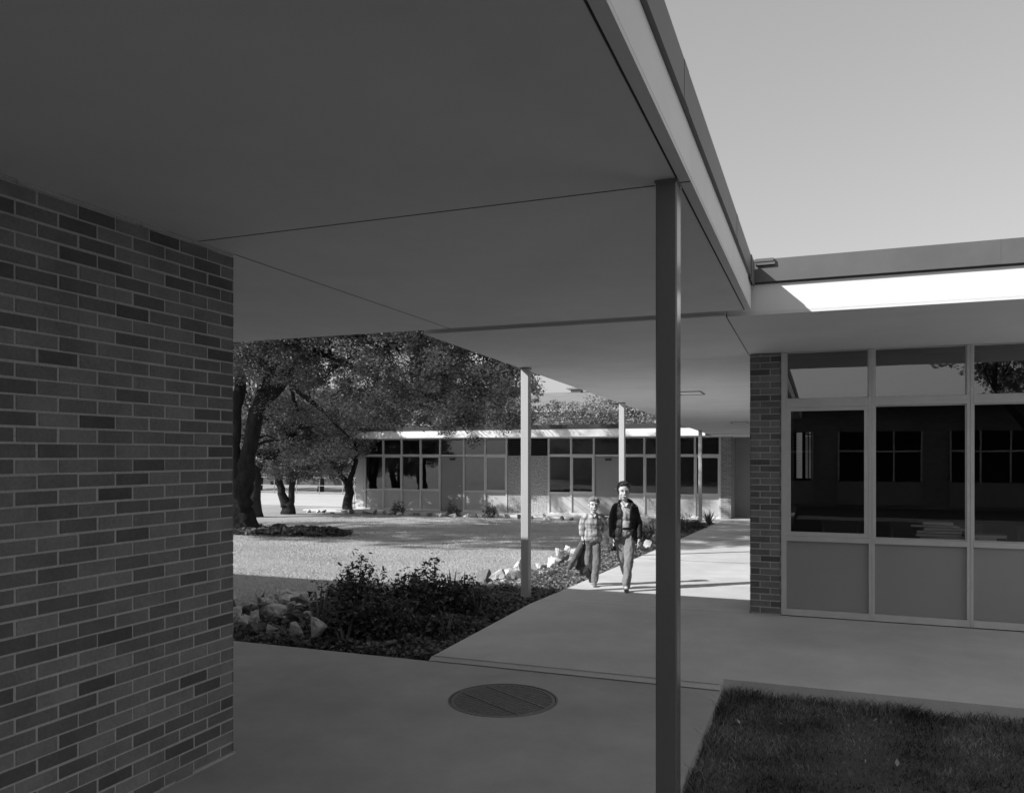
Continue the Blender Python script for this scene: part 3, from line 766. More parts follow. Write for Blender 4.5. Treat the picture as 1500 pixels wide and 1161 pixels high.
def oak():
    z0 = gz(-14, 17)
    D = 20.9
    def w(px, py, d=D): return W(px, py, d)
    base = w(356, 776); base.z = z0
    limbs = [
     [(w(352,782),.42),(w(353,768),.34),(w(354,735),.29),(w(356,705),.235),(w(362,670),.22),(w(368,640),.215),(w(376,605),.205),(w(384,582),.20)],
     [(w(385,582),.22),(w(392,560),.15),(w(398,535),.13),(w(400,480),.11),(w(396,420),.08)],
     [(w(382,590),.19),(w(404,570),.18),(w(422,545),.16),(w(440,515),.14),(w(470,485),.12),(w(520,450,20),.09),(w(580,430,19),.06)],
     [(w(352,740),.22),(w(346,690),.20),(w(345,640),.18),(w(350,580),.16),(w(352,520),.14),(w(340,450),.1)],
     [(w(420,552),.09),(w(436,572),.07),(w(455,588),.06),(w(478,606),.05),(w(492,622),.035),(w(512,640),.015)],
     [(w(424,550),.06),(w(430,585),.05),(w(437,602),.03)],
     [(w(440,515),.10),(w(480,520,20),.08),(w(530,545,19.5),.06),(w(575,560,19),.045),(w(620,575,18.5),.03),(w(660,600,18.3),.02),(w(685,635,18.2),.01)],
     [(w(470,485),.09),(w(540,500,20),.07),(w(610,510,19),.06),(w(680,530,18.5),.04),(w(740,560,18),.02)],
     [(w(580,430,19),.06),(w(650,440,18),.045),(w(710,480,18),.03),(w(745,520,18),.015)],
     [(w(352,520),.1),(w(310,470),.07),(w(270,440),.04)],
    ]
    B = []
    def bl(px, py, d, rx, rz, wt, ry=None):
        c = w(px, py, d); B.append(((c.x, c.y, c.z), (rx, ry or rx, rz), wt))
    bl(420,520,20.5,1.7,1.0,1.2); bl(520,520,20,1.9,1.2,1.5); bl(600,545,19.3,1.9,1.1,1.7); bl(680,545,18.6,1.7,1.2,1.7)
    bl(735,570,18.2,.75,1.0,.7); bl(700,600,18.2,.9,.5,.28); bl(668,628,18.1,.40,.36,.07); bl(690,638,18.1,.3,.18,.03); bl(560,595,19.5,1.5,.5,.6); bl(470,590,20.5,1.4,.6,.6)
    bl(360,500,19.8,1.5,1.0,.8); bl(480,400,20,3.2,1.4,1.6); bl(600,410,19,2.6,1.4,1.3); bl(380,370,21,2.6,1.3,1.0); bl(500,480,23,3.0,1.6,1.0); bl(280,450,21,2.2,1.5,.7)
    bl(690,450,18,1.5,1.0,.7); bl(450,655,20.9,.9,.25,.08)
    for (cx, cy, czz, rr, rz, wt) in ((-17.5,13.5,7.6,3.0,1.3,1.3),(-14,14.5,8.2,3.0,1.3,1.2),(-11,17.5,8.0,3.0,1.3,1.1),(-19,17.5,7.5,3,1.5,1.1),(-14,11,6.0,2.5,.8,2.8),(-10.5,11.5,6.0,2.3,.8,2.3),(-17.5,11.5,6.0,2.6,.8,3.4),(-7.8,13.5,6.0,2.0,.8,1.4),(-20.5,13,6.0,2.6,.9,2.6),(-19,23,5.6,2.2,.9,.3),(-14.5,24,5.8,2.2,.9,.35),(-10.5,23.5,5.6,2.0,.8,.35),(-13,14,5.6,2.6,.7,.5),(-9.2,19,6.6,2.2,1.2,.7),(-15.5,18.5,9,3,1.2,.9)):
        B.append(((cx,cy,czz),(rr,rr,rz),wt))
    tree('oak_tree', 'big dark live oak leaning over the lawn beside the brick wall', base, limbs, B, 2350, 360000, .070, M['oakleaf'], cr=.35, seed=21)
oak()

def simple_tree(name, label, px, pyb, d, trunk_r, forks, blobs, ncl, nl, ls, lm, seed, group, cr=.4, sink=0.):
    b = W(px, pyb, d); g = gz(b.x, b.y); b.z = g
    limbs = []
    for f in forks:
        limbs.append([(W(x, y, d+dd), r*trunk_r) for (x, y, dd, r) in f])
    limbs[0][0] = (Vector((b.x, b.y, g-.05)), trunk_r*1.25)
    B = []
    for (x, y, dd, rx, rz, wt) in blobs:
        c = W(x, y, d+dd); B.append(((c.x, c.y, c.z), (rx, rx, rz), wt))
    return tree(name, label, b, limbs, B, ncl, nl, ls, lm, group, cr, seed, sink=sink)
GT = 'smaller trees behind the oak'
simple_tree('shade_tree', 'dark trunk standing just right of the big oak trunk', 374, 753, 27.5, .22,
    [[(374,753,0,1.1),(374,720,0,1.),(372,690,0,.95),(370,650,0,.9),(372,600,0,.7)], [(373,690,0,.75),(386,672,0,.7),(402,668,0,.6),(425,650,0,.3)]],
    [(380,600,0,2.0,1.2,1), (340,610,0,2,1.3,.8), (430,600,.5,1.8,1.0,1), (410,660,0,1.1,.6,.5), (370,560,0,2.5,1.2,1)], 260, 20000, .11, M['midleaf'], 31, GT)
simple_tree('shade_tree', 'tree with a trunk forked low into a V at the edge of the sunlit playground', 421, 749, 29.5, .2,
    [[(421,749,0,1.1),(420,735,0,1.)], [(419,742,0,.9),(413,715,0,.75),(402,690,0,.6),(400,670,0,.5),(396,640,0,.3)], [(424,742,0,.6),(428,712,0,.6),(430,690,0,.5),(436,660,0,.4),(450,630,0,.2)]],
    [(400,640,0,1.6,1.0,1), (450,650,0,1.8,1.0,1.2), (420,690,0,1.1,.5,.5), (480,620,0,1.6,.8,.8), (500,600,1,1.6,.9,.8)], 260, 21000, .11, M['midleaf'], 32, GT)
simple_tree('shade_tree', 'slim forked tree against the left end of the back building', 510, 744, 32.2, .17,
    [[(510,744,0,1.1),(510,712,0,.95),(509,706,0,.9)], [(509,708,0,.75),(500,697,0,.6),(492,682,0,.4),(480,670,0,.2)], [(510,708,0,.8),(517,692,0,.6),(522,675,0,.5),(520,650,0,.3)]],
    [(497,650,0,1.6,.9,1.2), (475,665,0,1.3,.7,.8), (515,630,-1,1.2,.6,.7), (490,690,0,.9,.35,.3), (450,680,1,1.1,.6,.6)], 200, 15000, .11, M['midleaf'], 33, GT)
# trees beyond the roof of the back building
GB = 'trees beyond the back building'
def bush_tree(label, px, pyt, d, half, ncl, nl, lm, seed, ls=.16, h=None):
    c = W(px, pyt, d); g = gz(c.x, c.y); top = c.z; b = Vector((c.x, c.y, g))
    hh = top-g
    limbs = [[(b, .2),(b+Vector((0,0,hh*.35)),.16),(b+Vector((.2,0,hh*.7)),.08)]]
    B = [((c.x, c.y, g+hh*.62), (half, half, hh*.38), 1.3), ((c.x+half*.55, c.y, g+hh*.5), (half*.6, half*.6, hh*.3), .5), ((c.x-half*.55, c.y, g+hh*.48), (half*.6, half*.6, hh*.3), .5)]
    return tree('background_tree', label, b, limbs, B, ncl, nl, ls, lm, GB, .5, seed, twigs=False, sink=g+.3)
bush_tree('pale bushy tree above the roof between the second and third columns', 838, 574, 42, 1.9, 200, 15000, M['paleleaf'], 41, .15)
bush_tree('pale bushy tree above the roof just left of the third column', 890, 577, 43, 1.9, 200, 15000, M['paleleaf'], 42, .15)
bush_tree('pale bushy tree low above the roof beside the near column', 945, 590, 42, 1.8, 170, 12000, M['paleleaf'], 43, .15)
for i, (px, py, d, hf) in enumerate(((560,560,46,3.6),(640,540,48,4.2),(720,560,45,3.4),(470,570,50,4.5),(380,600,52,4.5),(560,480,58,5.5),(700,500,60,5),(400,500,62,6))):
    bush_tree(['mid grey tree rising behind the left half of the back roof','broad tree behind the middle of the back roof',
      'tree behind the roof just left of the second column','broad tree behind the left end of the back building','tree far behind the oak trunk','tall distant tree seen through the oak crown at its middle',
      'tall distant tree seen through the right of the oak crown','tall distant tree seen through the left of the oak crown'][i], px, py, d, hf, 230, 11000, M['midleaf'], 50+i, .22)

def shrub(label, x, y, r, h, n, seed, sprouts=(), lm=None, ls=.055, grp='dark leafy shrubs in the planting bed', zb=-.06):
    global RNG
    RNG = np.random.default_rng(seed); rnd = random.Random(seed)
    t = thing('shrub', label, 'shrub', (x, y, zb), grp)
    mb = MB(); C = []
    ns = 16
    for k in range(ns):
        a = rnd.uniform(0, 2*PI); q = rnd.uniform(.2, 1)
        tip = Vector((x+math.cos(a)*r*q, y+math.sin(a)*r*q*.8, zb+h*rnd.uniform(.6, 1)*(1-.35*q*q)))
        b = Vector((x+math.cos(a)*.05, y+math.sin(a)*.05, zb-.02)); m_ = b.lerp(tip, .5)+Vector((math.cos(a)*.05, math.sin(a)*.05, .03))
        mb.tube([b, m_, tip], [.009,.006,.003], 5, cap=False)
    for (dx, dy, hh) in sprouts:
        b = Vector((x+dx*.3, y+dy*.3, zb)); tip = Vector((x+dx, y+dy, zb+hh)); m_ = b.lerp(tip, .55)+Vector((-dx*.15, 0, .04))
        mb.tube([b, m_, tip], [.008,.006,.003], 5, cap=False)
        for q in np.linspace(.35, 1.0, 34):
            p = b.lerp(m_, q/.55) if q < .55 else m_.lerp(tip, (q-.55)/.45)
            C.append(tuple(p+Vector((rnd.uniform(-1,1), rnd.uniform(-1,1), rnd.uniform(-.5,.8)))*.045))
        for q in range(40):
            C.append(tuple(tip+Vector((rnd.gauss(0,.06), rnd.gauss(0,.06), rnd.gauss(-.06,.05)))))
    mb.build('stem', M['bark'], t, smooth=True)
    k = 0; n = int(n*.68)
    while k < n:
        v = RNG.normal(size=3); v /= np.linalg.norm(v); q = RNG.uniform(.35,1)**.6
        zz = abs(v[2])*h*q
        bump_ = 1+.55*noise.noise(Vector((v[0]*2.2, v[1]*2.2, v[2]*2.2+seed)))
        p = (x+v[0]*r*q*bump_, y+v[1]*r*.85*q*bump_, zb+.02+zz*bump_)
        C.append(p); k += 1
    V = leaves(np.array(C), .9, ls, .42)
    leaf_mesh('foliage', V, lm or M['shrubleaf'], t)
def sp(px, py, z=-.06):
    p, d = G(px, py, z); return p.x, p.y
shr = [(522, 905, .46, .47, 5200, [(.04,.05,.68),(.13,0,.60),(-.14,.05,.55)], 'tall dark shrub with sprouting leafy tips standing clear against the lawn'),
       (600, 905, .42, .40, 4200, [(.0,.1,.46)], 'dense dark shrub between the two tallest shrubs'),
       (632, 900, .38, .42, 4200, [(.02,.05,.62),(-.1,.05,.5)], 'dark shrub with one leafy spray, nearer the walk edge'),
       (560, 935, .38, .38, 3600, [], 'low dark shrub at the front of the bed'),
       (500, 935, .30, .36, 2600, [], 'small dark shrub beside the shaded rocks'),
       (675, 900, .34, .32, 3000, [(.06,0,.42)], 'dark shrub close to the edge of the ramped walk'),
       (640, 935, .28, .22, 2000, [], 'low spreading shrub in the corner where the two pavings meet')]
for i, (px, py, r, h, n, s_, lab) in enumerate(shr):
    x, y = sp(px, py); shrub(lab, x, y, r, h, n, 60+i, s_)

def spiky(label, x, y, h, n, seed, zb=-.06, w=.03, spread=.5, lm=None):
    rnd = random.Random(seed)
    t = thing('spiky_plant', label, 'plant', (x, y, zb), 'sword-leaved plants in the planting bed')
    mb = MB()
    for k in range(n):
        a = rnd.uniform(0, 2*PI); hh = h*rnd.uniform(.55, 1); sp_ = rnd.uniform(.05, spread)
        u = Vector((math.cos(a), math.sin(a), 0)); s = Vector((-u.y, u.x, 0))
        pts = []
        for q in (0, .35, .7, 1):
            pts.append(Vector((x, y, zb))+u*(.03+sp_*hh*q**1.6)+Vector((0,0,hh*(q-.12*q*q*sp_*2))))
        ws = [w*.7, w, w*.7, .001]
        vs = []
        for p, ww in zip(pts, ws): vs += [p-s*ww/2, p+s*ww/2]
        mb.add(vs, [(0,1,3,2),(2,3,5,4),(4,5,7,6)])
    mb.build('leaf_blades', lm or M['blade'], t)
for i, (px, py, h, n, lab) in enumerate(((468,925,.56,13,'sword-leaved plant beside the shaded rocks'),(662,885,.46,13,'sword-leaved plant with dark upright blades against the sunlit lawn'),
        (680,882,.40,10,'sword-leaved plant next to the dark tilted block'),(700,905,.34,8,'sword-leaved plant between the shrubs and the second column'),(652,940,.32,7,'bent sword-leaved plant beside the walk corner'),
        (505,948,.26,7,'small sword-leaved plant at the front paving edge'),(382,885,.2,9,'short sword-leaved tuft behind the shaded rocks'))):
    x, y = sp(px, py); spiky(lab, x, y, h, n, 80+i)
x, y, = -3.75, 21.2
for i, (x, y, h, n, lab) in enumerate(((-3.75,19.3,.55,22,'agave-like rosette behind the taller boy'),(-3.15,24.9,.6,22,'spiky rosette at the foot of the farthest column'))):
    spiky(lab, x, y, h, n, 95+i, gz(x, y), .05, 1.0, M['coverdark'])
for i, (x, y, r, h, lab) in enumerate(((-3.72,17.6,.38,.5,'dark round shrub behind the right arm of the taller boy'),(-3.6,22.3,.5,.5,'dark low shrub between the near column and the farthest column'),
        (-3.55,21.3,.4,.35,'small dark shrub in the bed right of the near column'),(-3.3,23.2,.3,.3,'low shrub touching the farthest column'),(-3.7,15.9,.26,.26,'little dark shrub between the two boys'))):
    shrub(lab, x, y, r, h, 1500, 110+i, (), M['shrubleaf'], .06, 'shrubs along the covered walk', gz(x, y)-.01)
for i, (px, lab) in enumerate(((658,'small dark plant by the left door of the back building'),(722,'bushy dark plant under the back windows left of the second column'),(560,'low tuft at the pavement edge under the back windows'))):
    p = W(px, 752, 28.6); p.y = 26.2
    shrub(lab, p.x, p.y, .32, .5, 900, 120+i, (), M['shrubleaf'], .07, 'plants along the back pavement', gz(0, 26.2)-.01)

# planting bed
bedpoly = [(-3.03,5.95),(-9.5,5.95),(-9.5,6.7),(-6.6,6.9),(-5.6,7.7),(-4.8,9.0),(-4.3,10),(-4.1,13),(-3.95,18),(-3.9,26.3),(-3.03,26.3)]
def inside(x, y, poly=bedpoly):
    c = False; n = len(poly)
    for i in range(n):
        x1, y1 = poly[i]; x2, y2 = poly[i-1]
        if (y1 > y) != (y2 > y) and x < (x2-x1)*(y-y1)/(y2-y1)+x1: c = not c
    return c
def bed():
    bm = bmesh.new()
    # grid of quads clipped to the bed
    V = {}
    def vt(i, j):
        if (i, j) not in V:
            x, y = -9.6+i*.12, 5.94+j*.12
            V[(i,j)] = bm.verts.new((min(x, -3.025), max(y, 5.94), gz(x, y)+.012+.02*noise.noise(Vector((x*3, y*3, 0)))))
        return V[(i,j)]
    for i in range(55):
        for j in range(170):
            x, y = -9.6+(i+.5)*.12, 5.94+(j+.5)*.12
            if inside(x, y): bm.faces.new((vt(i,j), vt(i+1,j), vt(i+1,j+1), vt(i,j+1)))
    me = bpy.data.meshes.new('planting_bed_soil'); bm.to_mesh(me); bm.free()
    prop(link('planting_bed_soil', me, M['soil']), kind='structure')
bed()
def cover(name, label, pts_fn, n, size, m, hmax, seed):
    global RNG
    RNG = np.random.default_rng(seed)
    C = []
    while len(C) < n:
        x, y = pts_fn()
        if inside(x, y):
            hh = hmax*(.35+.65*(.5+.5*noise.noise(Vector((x*3.5, y*3.5, 2)))*1.6))
            C.append((x, y, gz(x, y)+.012+abs(RNG.uniform(.1, 1))*hh))
    V = leaves(np.array(C), 1.6, size, .7)
    o = leaf_mesh(name, V, m); prop(o, label, 'ground cover', kind='stuff')
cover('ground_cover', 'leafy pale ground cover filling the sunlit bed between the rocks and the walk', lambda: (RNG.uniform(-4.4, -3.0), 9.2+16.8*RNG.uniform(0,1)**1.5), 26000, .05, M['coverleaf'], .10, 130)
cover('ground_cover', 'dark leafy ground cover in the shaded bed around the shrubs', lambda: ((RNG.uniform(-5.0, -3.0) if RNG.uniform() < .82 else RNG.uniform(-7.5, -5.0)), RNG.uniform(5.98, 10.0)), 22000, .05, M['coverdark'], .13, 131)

# ------------------------------------------------------------------ rocks
def rock(x, y, z, w, d, h, seed, m, label, grp, rot=None):
    rnd = random.Random(seed)
    bm = bmesh.new()
    for k in range(12):
        v = Vector((rnd.uniform(-1,1), rnd.uniform(-1,1), rnd.uniform(-1,1)))
        mx = max(abs(v.x), abs(v.y), abs(v.z)); v = v/mx*rnd.uniform(.75,1)
        bm.verts.new((v.x*w/2, v.y*d/2, v.z*h/2))
    r = bmesh.ops.convex_hull(bm, input=bm.verts)
    bmesh.ops.delete(bm, geom=[v for v in bm.verts if not v.link_faces], context='VERTS')
    bmesh.ops.bevel(bm, geom=bm.edges[:]+bm.verts[:], offset=min(w,h)*.03, segments=1, affect='EDGES', profile=.6)
    bmesh.ops.triangulate(bm, faces=bm.faces[:]); bmesh.ops.subdivide_edges(bm, edges=[e for e in bm.edges if e.calc_length() > min(w,h)*.3], cuts=2, use_grid_fill=True)
    for v in bm.verts:
        v.co += v.co.normalized()*min(w,h)*(.09*noise.noise(v.co*6/max(w,.1)+Vector((seed,0,0)))+.05*noise.noise(v.co*16/max(w,.1)))
    me = bpy.data.meshes.new('rock'); bm.to_mesh(me); bm.free()
    o = link('border_rock', me, m); o.location = (x, y, z+h*.44); o.rotation_euler = (rnd.uniform(-.2,.2), rnd.uniform(-.2,.2), rnd.uniform(0, 6) if rot is None else rot)
    prop(o, label, 'rock', grp)
GS = 'pale rocks edging the sunlit bed'; GH = 'rocks heaped in the shaded bed'
heap = [(402,434,865,882,'long flat-topped rock at the back of the shaded heap',0),(438,448,868,879,'small upright rock right of the long flat-topped one',0),
 (384,413,885,912,'brightest angular rock at the middle of the shaded heap',0),(361,377,894,918,'narrow leaning rock left of the brightest angular rock',0),
 (335,359,902,922,'rounded rock against the brick wall corner in the heap',0),(415,442,896,914,'dark blocky rock right of the brightest angular one',1),
 (442,461,896,905,'small pale rock beside the sword-leaved plant',0),(420,438,912,940,'tall pitted rock at the front of the heap',0),
 (439,472,909,944,'largest rough boulder at the right of the heap',0),(364,388,887,895,'flat rock lying behind the narrow leaning one',0),
 (388,398,872,879,'tiny rock at the back left of the heap',0),(344,362,888,899,'low dark rock next to the brick wall corner',1),(447,468,878,892,'dark rock half hidden behind the sword leaves',1)]
for i, (xa, xb, ya, yb, lab, dk) in enumerate(heap):
    p, d = G((xa+xb)/2, yb, -.05); w = (xb-xa)/F*d*1.15; h = (yb-ya)/F*d*1.2
    rock(p.x, p.y+w*.3, -.05, w, w*.8, h, 200+i, M['rock_dark'] if dk else M['rock'], lab, GH, rot=random.uniform(-.3,.3)+.3)
rnd = random.Random(12)
extra = ['small rough rock wedged between the larger shaded ones','chipped little rock in the shaded heap']
for i in range(34):
    px = rnd.uniform(338, 480); py = rnd.uniform(878, 930)+(px-400)*.06
    p, d = G(px, py, -.05); w = rnd.uniform(.08, .21)
    rock(p.x, p.y, -.05, w, w*.8, w*rnd.uniform(.5,.9), 400+i, M['rock_dark'] if rnd.random() < .3 else M['rock'], extra[0], GH)
row = [(685,713,842,858,'dark tilted square block at the left end of the sunlit row',1),(711,722,848,856,'small pale rock touching the dark tilted block',0),
 (719,736,839,854,'large white rock right of the dark tilted block',0),(734,745,851,862,'white wedge rock lowest in the sunlit row',0),
 (736,754,838,847,'flat white rock behind the white wedge rock',0),(745,765,843,855,'dark rock left of the second column',1),
 (754,768,826,841,'pointed white rock immediately left of the second column',0),(783,797,828,837,'pale rock just right of the second column',0),
 (799,811,821,834,'white rock in the middle of the row right of the second column',0),(806,818,814,826,'white rock with a dark one behind it in the sunlit row',0),
 (814,822,806,816,'small white rock near the top of the row',0),(825,833,801,815,'tall white rock nearest the dropped jacket',0),(817,830,811,825,'dark rock leaning beside the tall white one',1),
 (835,845,806,813,'pale rock partly behind the hanging jacket',0),(882,892,788,797,'white rock between the two boys',0),(892,903,787,796,'white rock by the right hand of the taller boy',0),
 (768,780,834,843,'white rock behind the second column foot',0),(790,800,838,845,'low pale stone below the sunlit row',0),(724,733,853,860,'little white stone among the ground cover',0),
 (942,952,795,806,'white rock right of the taller boy',0),(951,961,786,800,'pale upright rock next to the near column',0),(936,945,786,794,'small white rock behind the left hand of the taller boy',0)]
for i, (xa, xb, ya, yb, lab, dk) in enumerate(row):
    d = 10
    for _ in range(8):
        x, y = ray((xa+xb)/2, d); d = F*(CAMH-gz(x, y))/(yb-667)
    x, y = ray((xa+xb)/2, d); w = (xb-xa)/F*d*1.5; h = (yb-ya)/F*d*1.5
    rock(x, y+w*.3, gz(x, y), w, w*.8, h, 240+i, M['rock_dark'] if dk else M['rock'], lab, GS)
# low stone edging along the back pavement
rnd = random.Random(9)
xx = -18.6
GE = 'stones edging the back pavement'
while xx < -4.2:
    w = rnd.uniform(.18, .42)
    rock(xx+w/2, 26.0+rnd.uniform(-.12,.12), gz(0,26)-.02, w, w*.7, rnd.uniform(.12,.24), 300+int(xx*10), M['rock_dark'] if rnd.random() < .55 else M['rock'],
         'rough stone in the low edging along the back pavement', GE)
    xx += w+rnd.uniform(.0,.25)

# ------------------------------------------------------------------ grass
def blades(name, label, X, Y, h, w, m, seed, lean=.5, hn=None):
    r = np.random.default_rng(seed); n = len(X)
    Z = np.array([gz(x, y) for x, y in zip(X, Y)])-.003
    H = h*r.uniform(.5, 1.2, n)
    if hn is not None: H = H*hn
    a = r.uniform(0, 2*PI, n); u = np.stack([np.cos(a), np.sin(a), np.zeros(n)], 1)
    b = r.uniform(0, 2*PI, n); s = np.stack([np.cos(b), np.sin(b), np.zeros(n)], 1)*(w/2)
    P = np.stack([X, Y, Z], 1); up = np.array([0,0,1.])
    ln = (lean*r.uniform(.2, 1.3, n)*H)[:,None]
    mid = P+u*ln*.35+up*(H*.6)[:,None]; tip = P+u*ln+up*(H)[:,None]
    V = np.stack([P-s, P+s, mid+s*.7, mid-s*.7, tip], 1).reshape(-1,3)
    k = np.arange(n)*5
    loops = np.stack([k,k+1,k+2,k+3, k+3,k+2,k+4], 1).ravel(); cnt = np.tile([4,3], n)
    me = npmesh(name, V, loops, cnt)
    prop(link(name, me, m), label, 'grass', kind='stuff')
r = np.random.default_rng(5)
n = 100000
X = r.uniform(-.64, 4.2, n); Y = r.uniform(3.0, 6.13, n)
k = np.array([.5+.5*noise.noise(Vector((x*2.2, y*2.2, 5))) for x, y in zip(X, Y)])
keep = r.uniform(0,1,n) < .05+k*1.2
X, Y, k = X[keep], Y[keep], k[keep]
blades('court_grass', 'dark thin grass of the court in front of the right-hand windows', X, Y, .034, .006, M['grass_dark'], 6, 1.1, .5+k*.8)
n = 7500
X = np.concatenate([r.uniform(-.66, 6, n), -.655+np.abs(r.normal(0,.05,1500))]); Y = np.concatenate([6.145-np.abs(r.normal(0,.13,n)), r.uniform(2.8,6.1,1500)])
k = np.array([.5+.5*noise.noise(Vector((x*3.1, y*3.1, 8))) for x, y in zip(X, Y)])
keep = r.uniform(0,1,len(X)) < k*1.6-.1; X, Y, k = X[keep], Y[keep], k[keep]
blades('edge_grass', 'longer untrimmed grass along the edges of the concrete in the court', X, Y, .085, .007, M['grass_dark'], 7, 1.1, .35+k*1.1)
# lawn
n = 210000
Y = 7.0+r.uniform(0,1,n)**1.7*19; X = r.uniform(-16, -3.9, n)
keep = np.array([not inside(x, y) for x, y in zip(X, Y)])
X, Y = X[keep], Y[keep]
blades('lawn_grass', 'short mown grass of the sunlit lawn', X, Y, .027, .009, M['grass'], 8, .9)
# dead leaves
global_n = 260
X = np.concatenate([r.uniform(-.6, 3.5, 60), r.uniform(-12, -4.5, 60)]); Y = np.concatenate([r.uniform(3.4, 6.1, 60), r.uniform(10, 18, 60)])
C = np.stack([X, Y, np.array([gz(x, y) for x, y in zip(X, Y)])+.03], 1)
RNG = np.random.default_rng(77)
keep = np.array([not inside(x, y) for x, y in zip(X, Y)])
prop(leaf_mesh('leaf_litter', leaves(C[keep], 3., .036, .6), M['deadleaf']), 'scattered dry fallen leaves lying on the grass', 'leaf litter', kind='stuff')
# ivy bed at the foot of the oak
def oakbed():
    global RNG
    RNG = np.random.default_rng(78)
    n = 9000; a = RNG.uniform(0, 2*PI, n); q = RNG.uniform(0, 1, n)**.5
    X = -13.2+np.cos(a)*2.4*q; Y = 16.9+np.sin(a)*1.0*q
    Z = np.array([gz(x, y)+.02+.2*abs(noise.noise(Vector((x*2, y*2, 0)))) for x, y in zip(X, Y)])*1.0+RNG.uniform(0,.06,n)
    prop(leaf_mesh('ivy_patch', leaves(np.stack([X,Y,Z],1), 1.2, .08, .7), M['coverdark']), 'dark ivy patch around the foot of the oak', 'ivy', kind='stuff')
oakbed()

# ------------------------------------------------------------------ far background
def fence():
    t = thing('chain_fence', 'low pale rail fence along the back of the sunlit playground', 'fence', (-26, 40, gz(0,30)))
    z = gz(0, 30)
    m = MB()
    for zz in (.12, .5, .98): m.tube([(-45,39.6,z+zz),(-19.0,39.6,z+zz)], [.022,.022], 6)
    m.build('rail', M['fence'], t)
    for x in np.arange(-45, -18.9, 1.6):
        m = MB(); m.tube([(x,39.6,z),(x,39.6,z+1.02)], [.028,.028], 6); m.build('post', M['fence'], t)
    t = thing('picket_fence', 'pale vertical-bar fence beside the left end of the back building', 'fence', (-19, 34, z))
    m = MB()
    for y in np.arange(30.4, 39.5, .16): m.box(-19.32, -19.29, y, y+.03, z, z+1.25)
    m.build('bars', M['fence'], t)
    m = MB(); m.box(-19.34,-19.27,30.3,39.5,z+1.1,z+1.15); m.box(-19.34,-19.27,30.3,39.5,z+.15,z+.2); m.build('rail', M['fence'], t)
fence()
def far_buildings():
    z = gz(0, 60)
    t = thing('shed_building', 'long low pale building beyond the playground fence', 'building', (-45, 55, z))
    m = MB(); m.box(-75, -24, 52, 60, z, z+1.5); m.build('wall', M['dark_far'], t)
    m = MB(); m.box(-75.3, -23.7, 51.6, 60.4, z+1.5, z+2.3); m.build('roof', M['wall_far'], t)
    # large older school building
    Y0 = 70
    t = thing('school_building', 'large distant building with a broad slate roof and ridge vent above the trees', 'building', (-10, Y0, z))
    xl, xr = -31, 6
    ze = CAMH+(667-598)/F*72.7; zr = ze+2.2
    m = MB(); m.box(xl, xr, Y0, Y0+16, z, ze); m.build('wall', M['dark_far'], t)
    for x in np.arange(xl+1.2, xr-1, 2.4):
        m = MB(); m.box(x, x+1.2, Y0-.05, Y0-.005, ze-2.6, ze-.6); m.build('window', M['black'], t)
    m = MB(); e = .6
    yr = Y0+8
    zr = CAMH+(667-574)/F*81
    m.add([(xl-e,Y0-e,ze),(xr+e,Y0-e,ze),(xr+e,yr,zr),(xl-e,yr,zr),(xr+e,Y0+16+e,ze),(xl-e,Y0+16+e,ze)], [(0,1,2,3),(3,2,4,5),(0,3,5),(1,4,2)]); m.build('roof', M['roof_far'], t)
    m = MB(); m.box(xl-e, xr+e, Y0-e-.1, Y0-e, ze-.3, ze-.02); m.build('gutter', M['wall_far'], t)
    p = W(845, 574, 81)
    m = MB(); m.box(p.x-.5, p.x+.5, yr-.5, yr+.5, zr-.5, zr+.25); m.box(p.x-.9, p.x+.9, yr-.8, yr+.8, zr+.251, zr+.4); m.build('roof_vent', M['roof_far'], t)
far_buildings()
def opposite():
    # wing across the court behind the camera: it is what the window glass mirrors
    for (tx, ty, lab, sd) in ((5.5,-6.5,'tree across the court mirrored in the first transom glass',71),(14,-7.5,'tree across the court mirrored in the far right transom glass',72)):
        g = Vector((tx, ty, gz(tx, ty)))
        tree('court_tree', lab, g, [[(g,.2),(g+Vector((.1,0,1.8)),.15),(g+Vector((.5,.2,3.6)),.1)],[(g+Vector((.1,0,1.8)),.12),(g+Vector((-1.2,.3,3.4)),.07)]],
             [((tx,ty,4.6),(2.6,2.6,1.5),1)], 150, 20000, .12, M['midleaf'], 'court trees behind the camera', .45, sd)
    t = thing('opposite_building', 'long brick wing mirrored in the right-hand window glass', 'building', (8, -12, -.07))
    z = gz(0, 0); Y = -12
    m = MB(); m.box(-18, 40, Y-8, Y, z, 3.3); m.build('wall', M['brickx'], t)
    m = MB(); m.box(-18.3, 40.3, Y-8.3, Y+.9, 3.3, 3.6); m.build('roof', M['stucco_far'], t)
    for fl in (0,):
        zb = z+fl*3.1
        for x in np.arange(-16.4, 29, 3.4):
            m = MB(); m.box(x, x+2.6, Y+.005, Y+.05, zb+.1, zb+.9); m.build('spandrel_panel', M['stucco_far'], t)
            w = MB(); w.box(x, x+2.6, Y+.03, Y+.06, zb+.92, zb+2.6); wo = w.build('window', M['black'], t)
            f = MB()
            for xx in (x, x+.85, x+1.7, x+2.55): f.box(xx, xx+.05, Y+.061, Y+.1, zb+.92, zb+2.6)
            f.box(x, x+2.6, Y+.062, Y+.09, zb+1.9, zb+1.96); f.build('window_frame', M['frame'], t)
opposite()

